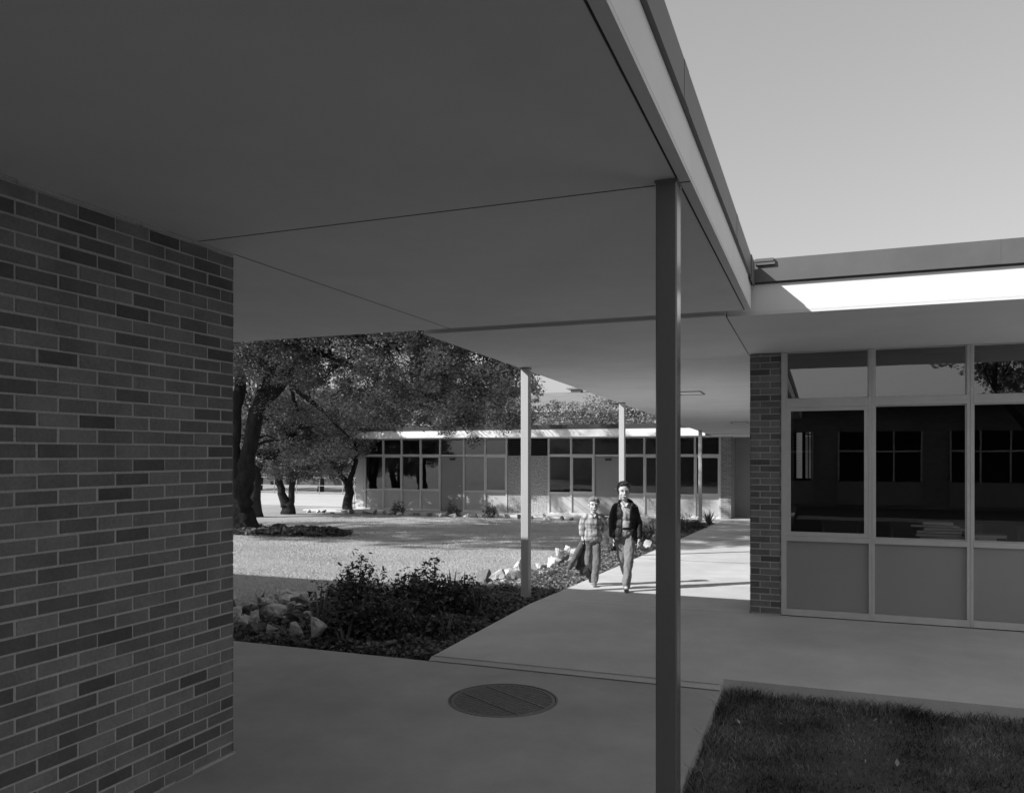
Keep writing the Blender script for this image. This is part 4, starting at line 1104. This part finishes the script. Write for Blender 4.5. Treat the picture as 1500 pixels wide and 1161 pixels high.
# ------------------------------------------------------------------ people
M.update(
 skin=mat('skin', .62, .55, .35, var=.03, vscale=20), hair_dark=mat('dark_hair', .025, .45, .5, fine=.5, fscale=220, bump=.6, bscale=200, stretch=(1,1,.3)),
 hair_fair=mat('fair_hair', .26, .5, .4, fine=.35, fscale=200, bump=.6, bscale=180, stretch=(1,1,.3)),
 jacket=mat('dark_jacket', .022, .6, .4, var=.3, vscale=20, bump=.35, bscale=40), jacket_held=mat('held_jacket', .07, .8, .2, var=.4, vscale=10, bump=.6, bscale=30),
 jacket_sleeve=mat('held_jacket_sleeve', .13, .8, .2, var=.2, vscale=20, bump=.5, bscale=30),
 shirt=mat('grey_shirt', .62, .8, .2, fine=.12, fscale=220, bump=.35, bscale=30, stretch=(1,1,.35)),
 trousers=mat('grey_trousers', .26, .85, .15, var=.08, vscale=14, fine=.15, fscale=200, bump=.5, bscale=22),
 jeans=mat('dark_grey_jeans', .21, .85, .15, var=.12, vscale=18, fine=.2, fscale=200, bump=.5, bscale=24),
 belt=mat('belt_leather', .015, .4), shoe=mat('shoe_leather', .22, .5, .4, var=.2, vscale=30), eye=mat('eye_dark', .05, .25, .5), lip=mat('lips', .33, .5),
)
def plaid():
    m = bpy.data.materials.new('plaid_cloth'); m.use_nodes = True
    nt = m.node_tree; N = nt.nodes; L = nt.links; b = N['Principled BSDF']
    tc = N.new('ShaderNodeTexCoord'); sp_ = N.new('ShaderNodeSeparateXYZ')
    n = N.new('ShaderNodeTexNoise'); n.inputs['Scale'].default_value = 9; L.new(tc.outputs['Object'], n.inputs['Vector'])
    mx = N.new('ShaderNodeMix'); mx.data_type = 'VECTOR'; mx.inputs[0].default_value = .04
    L.new(tc.outputs['Object'], mx.inputs[4]); L.new(n.outputs['Color'], mx.inputs[5]); L.new(mx.outputs[1], sp_.inputs[0])
    acc = None
    for ax, fr in (('X', 15.), ('Z', 14.)):
        a = N.new('ShaderNodeMath'); a.operation = 'MULTIPLY'; a.inputs[1].default_value = fr; L.new(sp_.outputs[ax], a.inputs[0])
        f = N.new('ShaderNodeMath'); f.operation = 'FRACT'; L.new(a.outputs[0], f.inputs[0])
        g = N.new('ShaderNodeMath'); g.operation = 'LESS_THAN'; g.inputs[1].default_value = .42; L.new(f.outputs[0], g.inputs[0])
        r_ = N.new('ShaderNodeMapRange'); r_.inputs[3].default_value = 1.; r_.inputs[4].default_value = .66; L.new(g.outputs[0], r_.inputs[0])
        if acc is None: acc = r_.outputs[0]
        else:
            q = N.new('ShaderNodeMath'); q.operation = 'MULTIPLY'; L.new(acc, q.inputs[0]); L.new(r_.outputs[0], q.inputs[1]); acc = q.outputs[0]
    q = N.new('ShaderNodeMath'); q.operation = 'MULTIPLY'; q.inputs[1].default_value = .55; L.new(acc, q.inputs[0]); L.new(q.outputs[0], b.inputs['Base Color'])
    b.inputs['Roughness'].default_value = .85
    n2 = N.new('ShaderNodeTexNoise'); n2.inputs['Scale'].default_value = 28; L.new(tc.outputs['Object'], n2.inputs['Vector'])
    bp = N.new('ShaderNodeBump'); bp.inputs['Strength'].default_value = .4; bp.inputs['Distance'].default_value = .01
    L.new(n2.outputs['Fac'], bp.inputs['Height']); L.new(bp.outputs[0], b.inputs['Normal'])
    return m
M['plaid'] = plaid()

def blob(name, parts, m, parent, voxel=.006, smooth=4, fold=0., fscale=16., cut=None, solid=0., seed=0):
    bm = bmesh.new()
    def sph(c, r):
        res = bmesh.ops.create_uvsphere(bm, u_segments=16, v_segments=10, radius=1)
        for v in res['verts']: v.co = Vector((v.co.x*r[0], v.co.y*r[1], v.co.z*r[2]))+Vector(c)
    for p in parts:
        if p[0] == 'e': sph(p[1], p[2])
        else:
            _, a, b, r0, r1 = p; a, b = Vector(a), Vector(b)
            sph(a, (r0,)*3); sph(b, (r1,)*3)
            res = bmesh.ops.create_cone(bm, cap_ends=True, segments=16, radius1=r0, radius2=r1, depth=(b-a).length)
            q = (b-a).to_track_quat('Z', 'Y').to_matrix().to_4x4(); T = Matrix.Translation((a+b)/2) @ q
            for v in res['verts']: v.co = T @ v.co
    me = bpy.data.meshes.new(name); bm.to_mesh(me); bm.free()
    o = bpy.data.objects.new(name, me); COL.objects.link(o)
    r_ = o.modifiers.new('r', 'REMESH'); r_.mode = 'VOXEL'; r_.voxel_size = voxel
    if smooth:
        s = o.modifiers.new('s', 'SMOOTH'); s.iterations = smooth; s.factor = .5
    dg = bpy.context.evaluated_depsgraph_get(); dg.update()
    me2 = bpy.data.meshes.new_from_object(o.evaluated_get(dg)); me2.name = name
    bpy.data.objects.remove(o); bpy.data.meshes.remove(me)
    bm = bmesh.new(); bm.from_mesh(me2)
    if fold:
        bm.normal_update()
        off = Vector((seed*3.1, seed*1.7, 0))
        for v in bm.verts:
            q = v.co*fscale+off; q.z *= .55
            v.co += v.normal*fold*(noise.noise(q)+.5*noise.noise(q*2.1))
    if cut:
        dead = [f for f in bm.faces if cut(f.calc_center_median(), f.normal)]
        bmesh.ops.delete(bm, geom=dead, context='FACES')
        for _ in range(14):                       # soften the cut edge so the hem runs clean
            new = {}
            for v in bm.verts:
                nb = [e.other_vert(v) for e in v.link_edges if e.is_boundary]
                if len(nb) == 2: new[v] = v.co*.4+(nb[0].co+nb[1].co)*.3
            for v, c in new.items(): v.co = c
    for f in bm.faces: f.smooth = True
    bm.to_mesh(me2); bm.free()
    o = bpy.data.objects.new(name, me2); COL.objects.link(o); me2.materials.clear(); me2.materials.append(m)
    o.parent = parent
    if solid:
        s = o.modifiers.new('thickness', 'SOLIDIFY'); s.thickness = solid; s.offset = -1
    return o
def hand(wrist, down, fwd, side, s=1.):
    """palm + five fingers; down: direction of the fingers, fwd: curl direction, side: +x or -x towards the thumb"""
    w = Vector(wrist); d = Vector(down).normalized(); f = Vector(fwd).normalized(); t = Vector(side).normalized()
    P = [('c', w, w+d*.035*s, .021*s, .022*s), ('c', w+d*.03*s-t*.014*s, w+d*.058*s-t*.016*s, .014*s, .012*s), ('c', w+d*.03*s+t*.012*s, w+d*.062*s+t*.014*s, .014*s, .012*s)]
    for k, L_ in enumerate((.052, .060, .056, .044)):
        b = w+d*(.066 if k < 3 else .060)*s+t*(.020-.0135*k)*s
        m_ = b+(d*.85+f*.35).normalized()*L_*.5*s; e = m_+(d*.55+f*.8).normalized()*L_*.5*s
        P += [('c', b, m_, .0072*s, .0066*s), ('c', m_, e, .0066*s, .0055*s)]
    b = w+d*.02*s+t*.022*s; m_ = b+(d*.7+t*.6+f*.3).normalized()*.028*s; e = m_+(d*.9+t*.15+f*.4).normalized()*.024*s
    P += [('c', b, m_, .010*s, .0085*s), ('c', m_, e, .0085*s, .0065*s)]
    return P
def face_bits(t, hc, k, fair):
    x, y, z = hc
    for s in (-1, 1):
        blob('eye', [('e', (x+s*.030*k, y-.0795*k, z+.003*k), (.0105*k,.006*k,.0045*k))], M['eye'], t, .0018, 1)
        blob('eyebrow', [('c', (x+s*.016*k, y-.086*k, z+.020*k), (x+s*.044*k, y-.078*k, z+.021*k), .0042*k, .003*k)], M['hair_fair'] if fair else M['hair_dark'], t, .0018, 1)
    blob('mouth', [('c', (x-.018*k, y-.083*k, z-.057*k), (x+.018*k, y-.083*k, z-.057*k), .0042*k, .0042*k)], M['lip'], t, .0018, 1)
def head_parts(hc, k):
    x, y, z = hc
    P = [('e', (x, y+.012*k, z+.028*k), (.074*k,.090*k,.082*k)), ('e', (x, y-.012*k, z-.035*k), (.060*k,.068*k,.062*k)), ('e', (x, y-.030*k, z-.075*k), (.034*k,.040*k,.032*k)),
         ('c', (x, y-.077*k, z+.006*k), (x, y-.090*k, z-.024*k), .009*k, .0125*k), ('c', (x-.011*k, y-.082*k, z-.028*k), (x+.011*k, y-.082*k, z-.028*k), .008*k, .008*k),
         ('c', (x-.035*k, y-.062*k, z+.022*k), (x+.035*k, y-.062*k, z+.022*k), .013*k, .013*k),
         ('e', (x-.030*k, y-.050*k, z-.028*k), (.026*k,.022*k,.026*k)), ('e', (x+.030*k, y-.050*k, z-.028*k), (.026*k,.022*k,.026*k)),
         ('c', (x-.017*k, y-.079*k, z-.057*k), (x+.017*k, y-.079*k, z-.057*k), .008*k, .008*k)]
    for s in (-1, 1): P.append(('e', (x+s*.073*k, y+.012*k, z-.006*k), (.010*k,.016*k,.026*k)))
    return P
def shoe(t, heel, toe, s=1.):
    h, q = Vector(heel), Vector(toe)
    c = (h+q)/2
    blob('shoe', [('c', h+Vector((0,0,.012)), c+Vector((0,0,.012)), .032*s, .033*s), ('c', c+Vector((0,0,.008)), q+Vector((0,0,.004)), .033*s, .028*s), ('c', h+Vector((0,0,.02)), h+Vector((0,0,.06))+(q-h)*.12, .032*s, .028*s)],
         M['shoe'], t, .005, 3, cut=None)

def place_person(label, px, py, d, zf):
    x, y = ray(px, d)
    t = thing('person', label, 'person', (x, y, zf)); t.rotation_euler = (0,0,TH); return t

def older():
    zf = wz(10.0)
    t = place_person('taller boy walking in a dark open jacket, grey shirt, belt and grey trousers', 917, 862, 10.2, zf)
    hc = (-.032, -.02, 1.250)
    RH, LH = (-.182, -.05, .665), (.158, -.06, .635)
    P = head_parts(hc, 1.05)
    P += [('c', (-.028,.0,1.17), (-.018,.012,1.07), .042, .048), ('c', (-.13,.01,1.045), (.10,.01,1.045), .05, .05), ('e', (-.014,.0,.96), (.125,.08,.14)), ('e', (-.014,0,.80), (.108,.075,.13)), ('e', (-.012,.0,.70), (.112,.082,.08)),
          ('c', (-.138,.01,1.03), (-.176,.01,.86), .040, .033), ('c', (-.176,.01,.86), RH, .032, .021),
          ('c', (.113,.01,1.03), (.158,.01,.85), .040, .033), ('c', (.158,.01,.85), LH, .032, .021),
          ('c', (.05,0,.69), (.018,-.12,.385), .068, .046), ('c', (.018,-.12,.385), (-.028,-.20,.075), .045, .03), ('c', (-.028,-.20,.06), (-.035,-.29,.04), .028, .024),
          ('c', (-.07,0,.69), (-.045,.0,.385), .068, .046), ('c', (-.045,.0,.385), (.045,.20,.115), .045, .03), ('c', (.045,.19,.10), (.04,.115,.04), .028, .024)]
    P += hand(RH, (0.05,-.1,-1), (0.15,-1,0), (.35,-.9,0), .92) + hand(LH, (-.1,-.1,-1), (-.6,-.7,0), (-.4,-.9,0), .92)
    blob('body', P, M['skin'], t, .0042, 4)
    face_bits(t, hc, 1.05, False)
    x, y, z = hc
    def hcut(c, n): return c.y < y-.028 and c.z < z+.060-.012*abs(c.x-x)/.06
    blob('hair', [('e', (x, y+.022, z+.042), (.083,.098,.080)), ('e', (x+.008, y-.030, z+.094), (.062,.050,.034)), ('e', (x, y+.02, z+.085), (.070,.08,.052)), ('e', (x, y+.055, z-.005), (.066,.052,.065)),
                  ('e', (x-.07, y+.0, z+.02), (.012,.03,.035)), ('e', (x+.07, y+.0, z+.02), (.012,.03,.035))], M['hair_dark'], t, .005, 2, .006, 40, cut=hcut)
    # shirt
    blob('shirt', [('e', (-.014,0,.965), (.132,.092,.145)), ('e', (-.014,0,.83), (.122,.09,.10)), ('c', (-.10,.01,1.05), (.075,.01,1.05), .055, .055), ('c', (-.014,.0,.82), (-.014,.0,.775), .098, .098),
                   ('c', (-.065,-.035,1.105), (-.03,-.075,1.065), .014, .012), ('c', (.025,-.035,1.105), (-.005,-.075,1.065), .014, .012), ('e', (-.02,.01,1.10), (.056,.054,.022))], M['shirt'], t, .0055, 3, .006, 14, seed=2)
    for zz in (1.04,.985,.93,.875,.82):
        blob('button', [('e', (-.018,-.094,zz), (.005,.003,.005))], M['belt'], t, .0018, 0)
    blob('belt', [('c', (-.095+.19*(1+math.cos(a))/2-.014, -.0+.092*math.sin(a), .784), (-.095+.19*(1+math.cos(a+.4))/2-.014, .092*math.sin(a+.4), .784), .017, .017) for a in np.arange(0, 2*PI, .4)], M['belt'], t, .005, 2)
    blob('trousers', [('e', (-.012,.0,.715), (.122,.096,.085)), ('c', (.052,0,.69), (.02,-.12,.39), .077, .060), ('c', (.02,-.12,.39), (-.028,-.20,.10), .060, .052),
                      ('c', (-.07,0,.69), (-.045,.0,.39), .077, .060), ('c', (-.045,.0,.39), (.043,.18,.14), .058, .048)], M['trousers'], t, .006, 3, .013, 15, seed=4)
    def jcut(c, n):
        xc = -.018; w = .052+.035*max(0, .78-c.z)/.15+ (.02*max(0, c.z-1.0)/.08)
        if c.z < .628: return True
        return c.y < -.02 and abs(c.x-xc) < w and abs(c.x) < .125
    blob('jacket', [('e', (-.016,.005,.97), (.148,.115,.16)), ('e', (-.016,.005,.82), (.148,.115,.16)), ('c', (-.075,.005,.72), (.045,.005,.72), .112, .112), ('c', (-.09,.0,.62), (.06,.0,.62), .105, .105),
                    ('c', (-.118,.012,1.045), (.09,.012,1.045), .058, .058),
                    ('c', (-.138,.01,1.03), (-.178,.01,.86), .056, .050), ('c', (-.178,.01,.86), (-.182,-.04,.70), .050, .042),
                    ('c', (.113,.01,1.03), (.160,.01,.85), .056, .050), ('c', (.160,.01,.85), (.160,-.05,.675), .050, .042),
                    ('c', (-.075,.01,1.10), (-.09,-.05,1.075), .026, .024), ('c', (.045,.01,1.115), (.075,-.05,1.075), .032, .028), ('c', (-.06,.045,1.115), (.035,.045,1.125), .032, .034)], M['jacket'], t, .006, 3, .012, 12, cut=jcut, solid=.006, seed=6)
    shoe(t, (-.028,-.19,.03), (-.038,-.32,.022), 1.0); shoe(t, (.045,.20,.075), (.042,.09,.022), 1.0)
older()

def younger():
    zf = wz(10.3)
    t = place_person('smaller fair-haired boy in a pale plaid shirt and dark jeans', 868, 856, 10.52, zf)
    hc = (.016, -.02, 1.066); k = .92
    RH, LH = (-.135, -.03, .645), (.150, .085, .70)
    P = head_parts(hc, k)
    P += [('c', (.012,.0,.99), (.008,.01,.92), .034, .04), ('c', (-.085,.01,.895), (.095,.01,.895), .042, .042), ('e', (.003,0,.82), (.100,.07,.115)), ('e', (.003,0,.69), (.094,.068,.11)), ('e', (-.002,0,.60), (.098,.075,.07)),
          ('c', (-.112,.01,.885), (-.136,.01,.765), .036, .030), ('c', (-.136,.01,.765), RH, .029, .019),
          ('c', (.122,.01,.885), (.163,.035,.775), .036, .030), ('c', (.163,.035,.775), LH, .029, .019),
          ('c', (.05,0,.585), (.05,-.05,.30), .058, .040), ('c', (.05,-.05,.30), (.020,-.06,.06), .039, .027), ('c', (.018,-.06,.05), (.012,-.13,.03), .024, .02),
          ('c', (-.055,0,.585), (-.055,-.02,.30), .058, .040), ('c', (-.055,-.02,.30), (-.018,.16,.16), .039, .027), ('c', (-.018,.16,.15), (-.016,.13,.08), .024, .02)]
    P += hand(RH, (0,-.05,-1), (.3,-.9,0), (.2,-1,0), .8) + hand(LH, (-.25,.4,-.8), (-.6,.6,0), (-.5,-.6,-.3), .8)
    blob('body', P, M['skin'], t, .0042, 4)
    face_bits(t, hc, k, True)
    x, y, z = hc
    def hcut(c, n): return c.y < y-.026 and c.z < z+.046-.01*(c.x-x)/.06
    blob('hair', [('e', (x, y+.018, z+.040), (.078,.090,.075)), ('e', (x-.012, y-.036, z+.074), (.048,.040,.026)), ('e', (x+.02, y-.03, z+.080), (.05,.042,.026)), ('e', (x, y+.05, z-.002), (.06,.048,.06))], M['hair_fair'], t, .005, 2, .006, 40, cut=hcut)
    blob('shirt', [('e', (.003,0,.82), (.116,.086,.125)), ('e', (.003,0,.69), (.116,.09,.12)), ('c', (-.045,0,.63), (.05,0,.63), .083, .083), ('c', (-.09,.01,.895), (.10,.01,.895), .052, .052),
                   ('c', (-.112,.01,.885), (-.139,.01,.765), .050, .044), ('c', (-.139,.01,.765), (-.136,-.02,.675), .042, .034),
                   ('c', (.122,.01,.885), (.167,.035,.775), .050, .044), ('c', (.167,.035,.775), (.155,.07,.72), .042, .036),
                   ('c', (-.035,-.02,.955), (-.005,-.068,.915), .014, .012), ('c', (.055,-.02,.955), (.025,-.068,.915), .014, .012), ('e', (.010,.01,.945), (.05,.048,.02))], M['plaid'], t, .0055, 3, .009, 15, cut=lambda c, n: c.z < .565, solid=.004, seed=8)
    blob('trousers', [('e', (-.002,0,.60), (.106,.085,.075)), ('c', (.05,0,.585), (.05,-.05,.30), .064, .052), ('c', (.05,-.05,.30), (.020,-.06,.085), .052, .046),
                      ('c', (-.055,0,.585), (-.055,-.02,.30), .064, .052), ('c', (-.055,-.02,.30), (-.02,.15,.175), .050, .043)], M['jeans'], t, .006, 3, .011, 16, seed=9)
    shoe(t, (.020,-.05,.03), (.010,-.165,.02), .9); shoe(t, (-.018,.17,.13), (-.016,.10,.04), .9)
    # jacket trailing from his hand
    j = thing('held_jacket', 'dark jacket hanging from the hand of the smaller boy down to the ground cover', 'jacket', tuple(t.location)); j.rotation_euler = t.rotation_euler
    blob('jacket_body', [('c', (-.135,-.03,.575), (-.14,.03,.43), .030, .06), ('c', (-.14,.03,.43), (-.13,.06,.30), .06, .075), ('c', (-.13,.06,.30), (-.09,.08,.20), .075, .08), ('c', (-.14,.05,.36), (-.17,.06,.24), .06, .05), ('c', (-.09,.08,.2), (-.04,.10,.14), .07, .05)], M['jacket_held'], j, .006, 2, .022, 14, seed=3)
    blob('sleeve', [('c', (-.14,-.03,.56), (-.21,-.02,.42), .034, .042), ('c', (-.21,-.02,.42), (-.30,-.02,.25), .042, .034)], M['jacket_sleeve'], j, .006, 2, .012, 18, seed=5)
older_done = True
younger()

# ------------------------------------------------------------------ light, sky, camera
SUN = Vector((1.07, 1.0, -1.0)).normalized()     # direction the light travels
elev = math.asin(-SUN.z); az = math.atan2(-SUN.x, -SUN.y)     # azimuth of the sun, clockwise from +Y
w = bpy.data.worlds.new('World'); SC.world = w; w.use_nodes = True
nt = w.node_tree; N = nt.nodes; L = nt.links; bg = N['Background']
sky = N.new('ShaderNodeTexSky'); sky.sky_type = 'NISHITA'; sky.sun_disc = False
sky.sun_elevation = elev; sky.sun_rotation = az
sky.air_density = 1.0; sky.dust_density = .7; sky.ozone_density = 1.0
# blue-sensitive black-and-white film: the grey of the sky follows its blue
sep = N.new('ShaderNodeSeparateColor'); L.new(sky.outputs[0], sep.inputs[0]); 
pw = N.new('ShaderNodeMath'); pw.operation = 'POWER'; pw.inputs[1].default_value = .6; L.new(sep.outputs[2], pw.inputs[0])
ml = N.new('ShaderNodeMath'); ml.operation = 'MULTIPLY'; ml.inputs[1].default_value = 1.45; L.new(pw.outputs[0], ml.inputs[0]); L.new(ml.outputs[0], bg.inputs[0])
bg.inputs[1].default_value = .15
ld = bpy.data.lights.new('sun', 'SUN'); ld.energy = 5.0; ld.angle = math.radians(.5); ld.color = (1,1,1)
lo = bpy.data.objects.new('sun', ld); COL.objects.link(lo); lo.rotation_euler = SUN.to_track_quat('-Z', 'Y').to_euler(); lo.location = (-10,-10,20)
cd = bpy.data.cameras.new('camera'); cd.sensor_width = 36; cd.lens = 36*F/1500; cd.shift_y = (667-580.5)/1500; cd.clip_start = .05; cd.clip_end = 2000
co = bpy.data.objects.new('camera', cd); COL.objects.link(co); co.location = (0,0,CAMH); co.rotation_euler = (PI/2, 0, TH)
SC.camera = co
SC.view_settings.view_transform = 'Standard'; SC.view_settings.look = 'None'; SC.view_settings.exposure = 0; SC.view_settings.gamma = 1
SC.cycles.max_bounces = 8; SC.cycles.transparent_max_bounces = 12
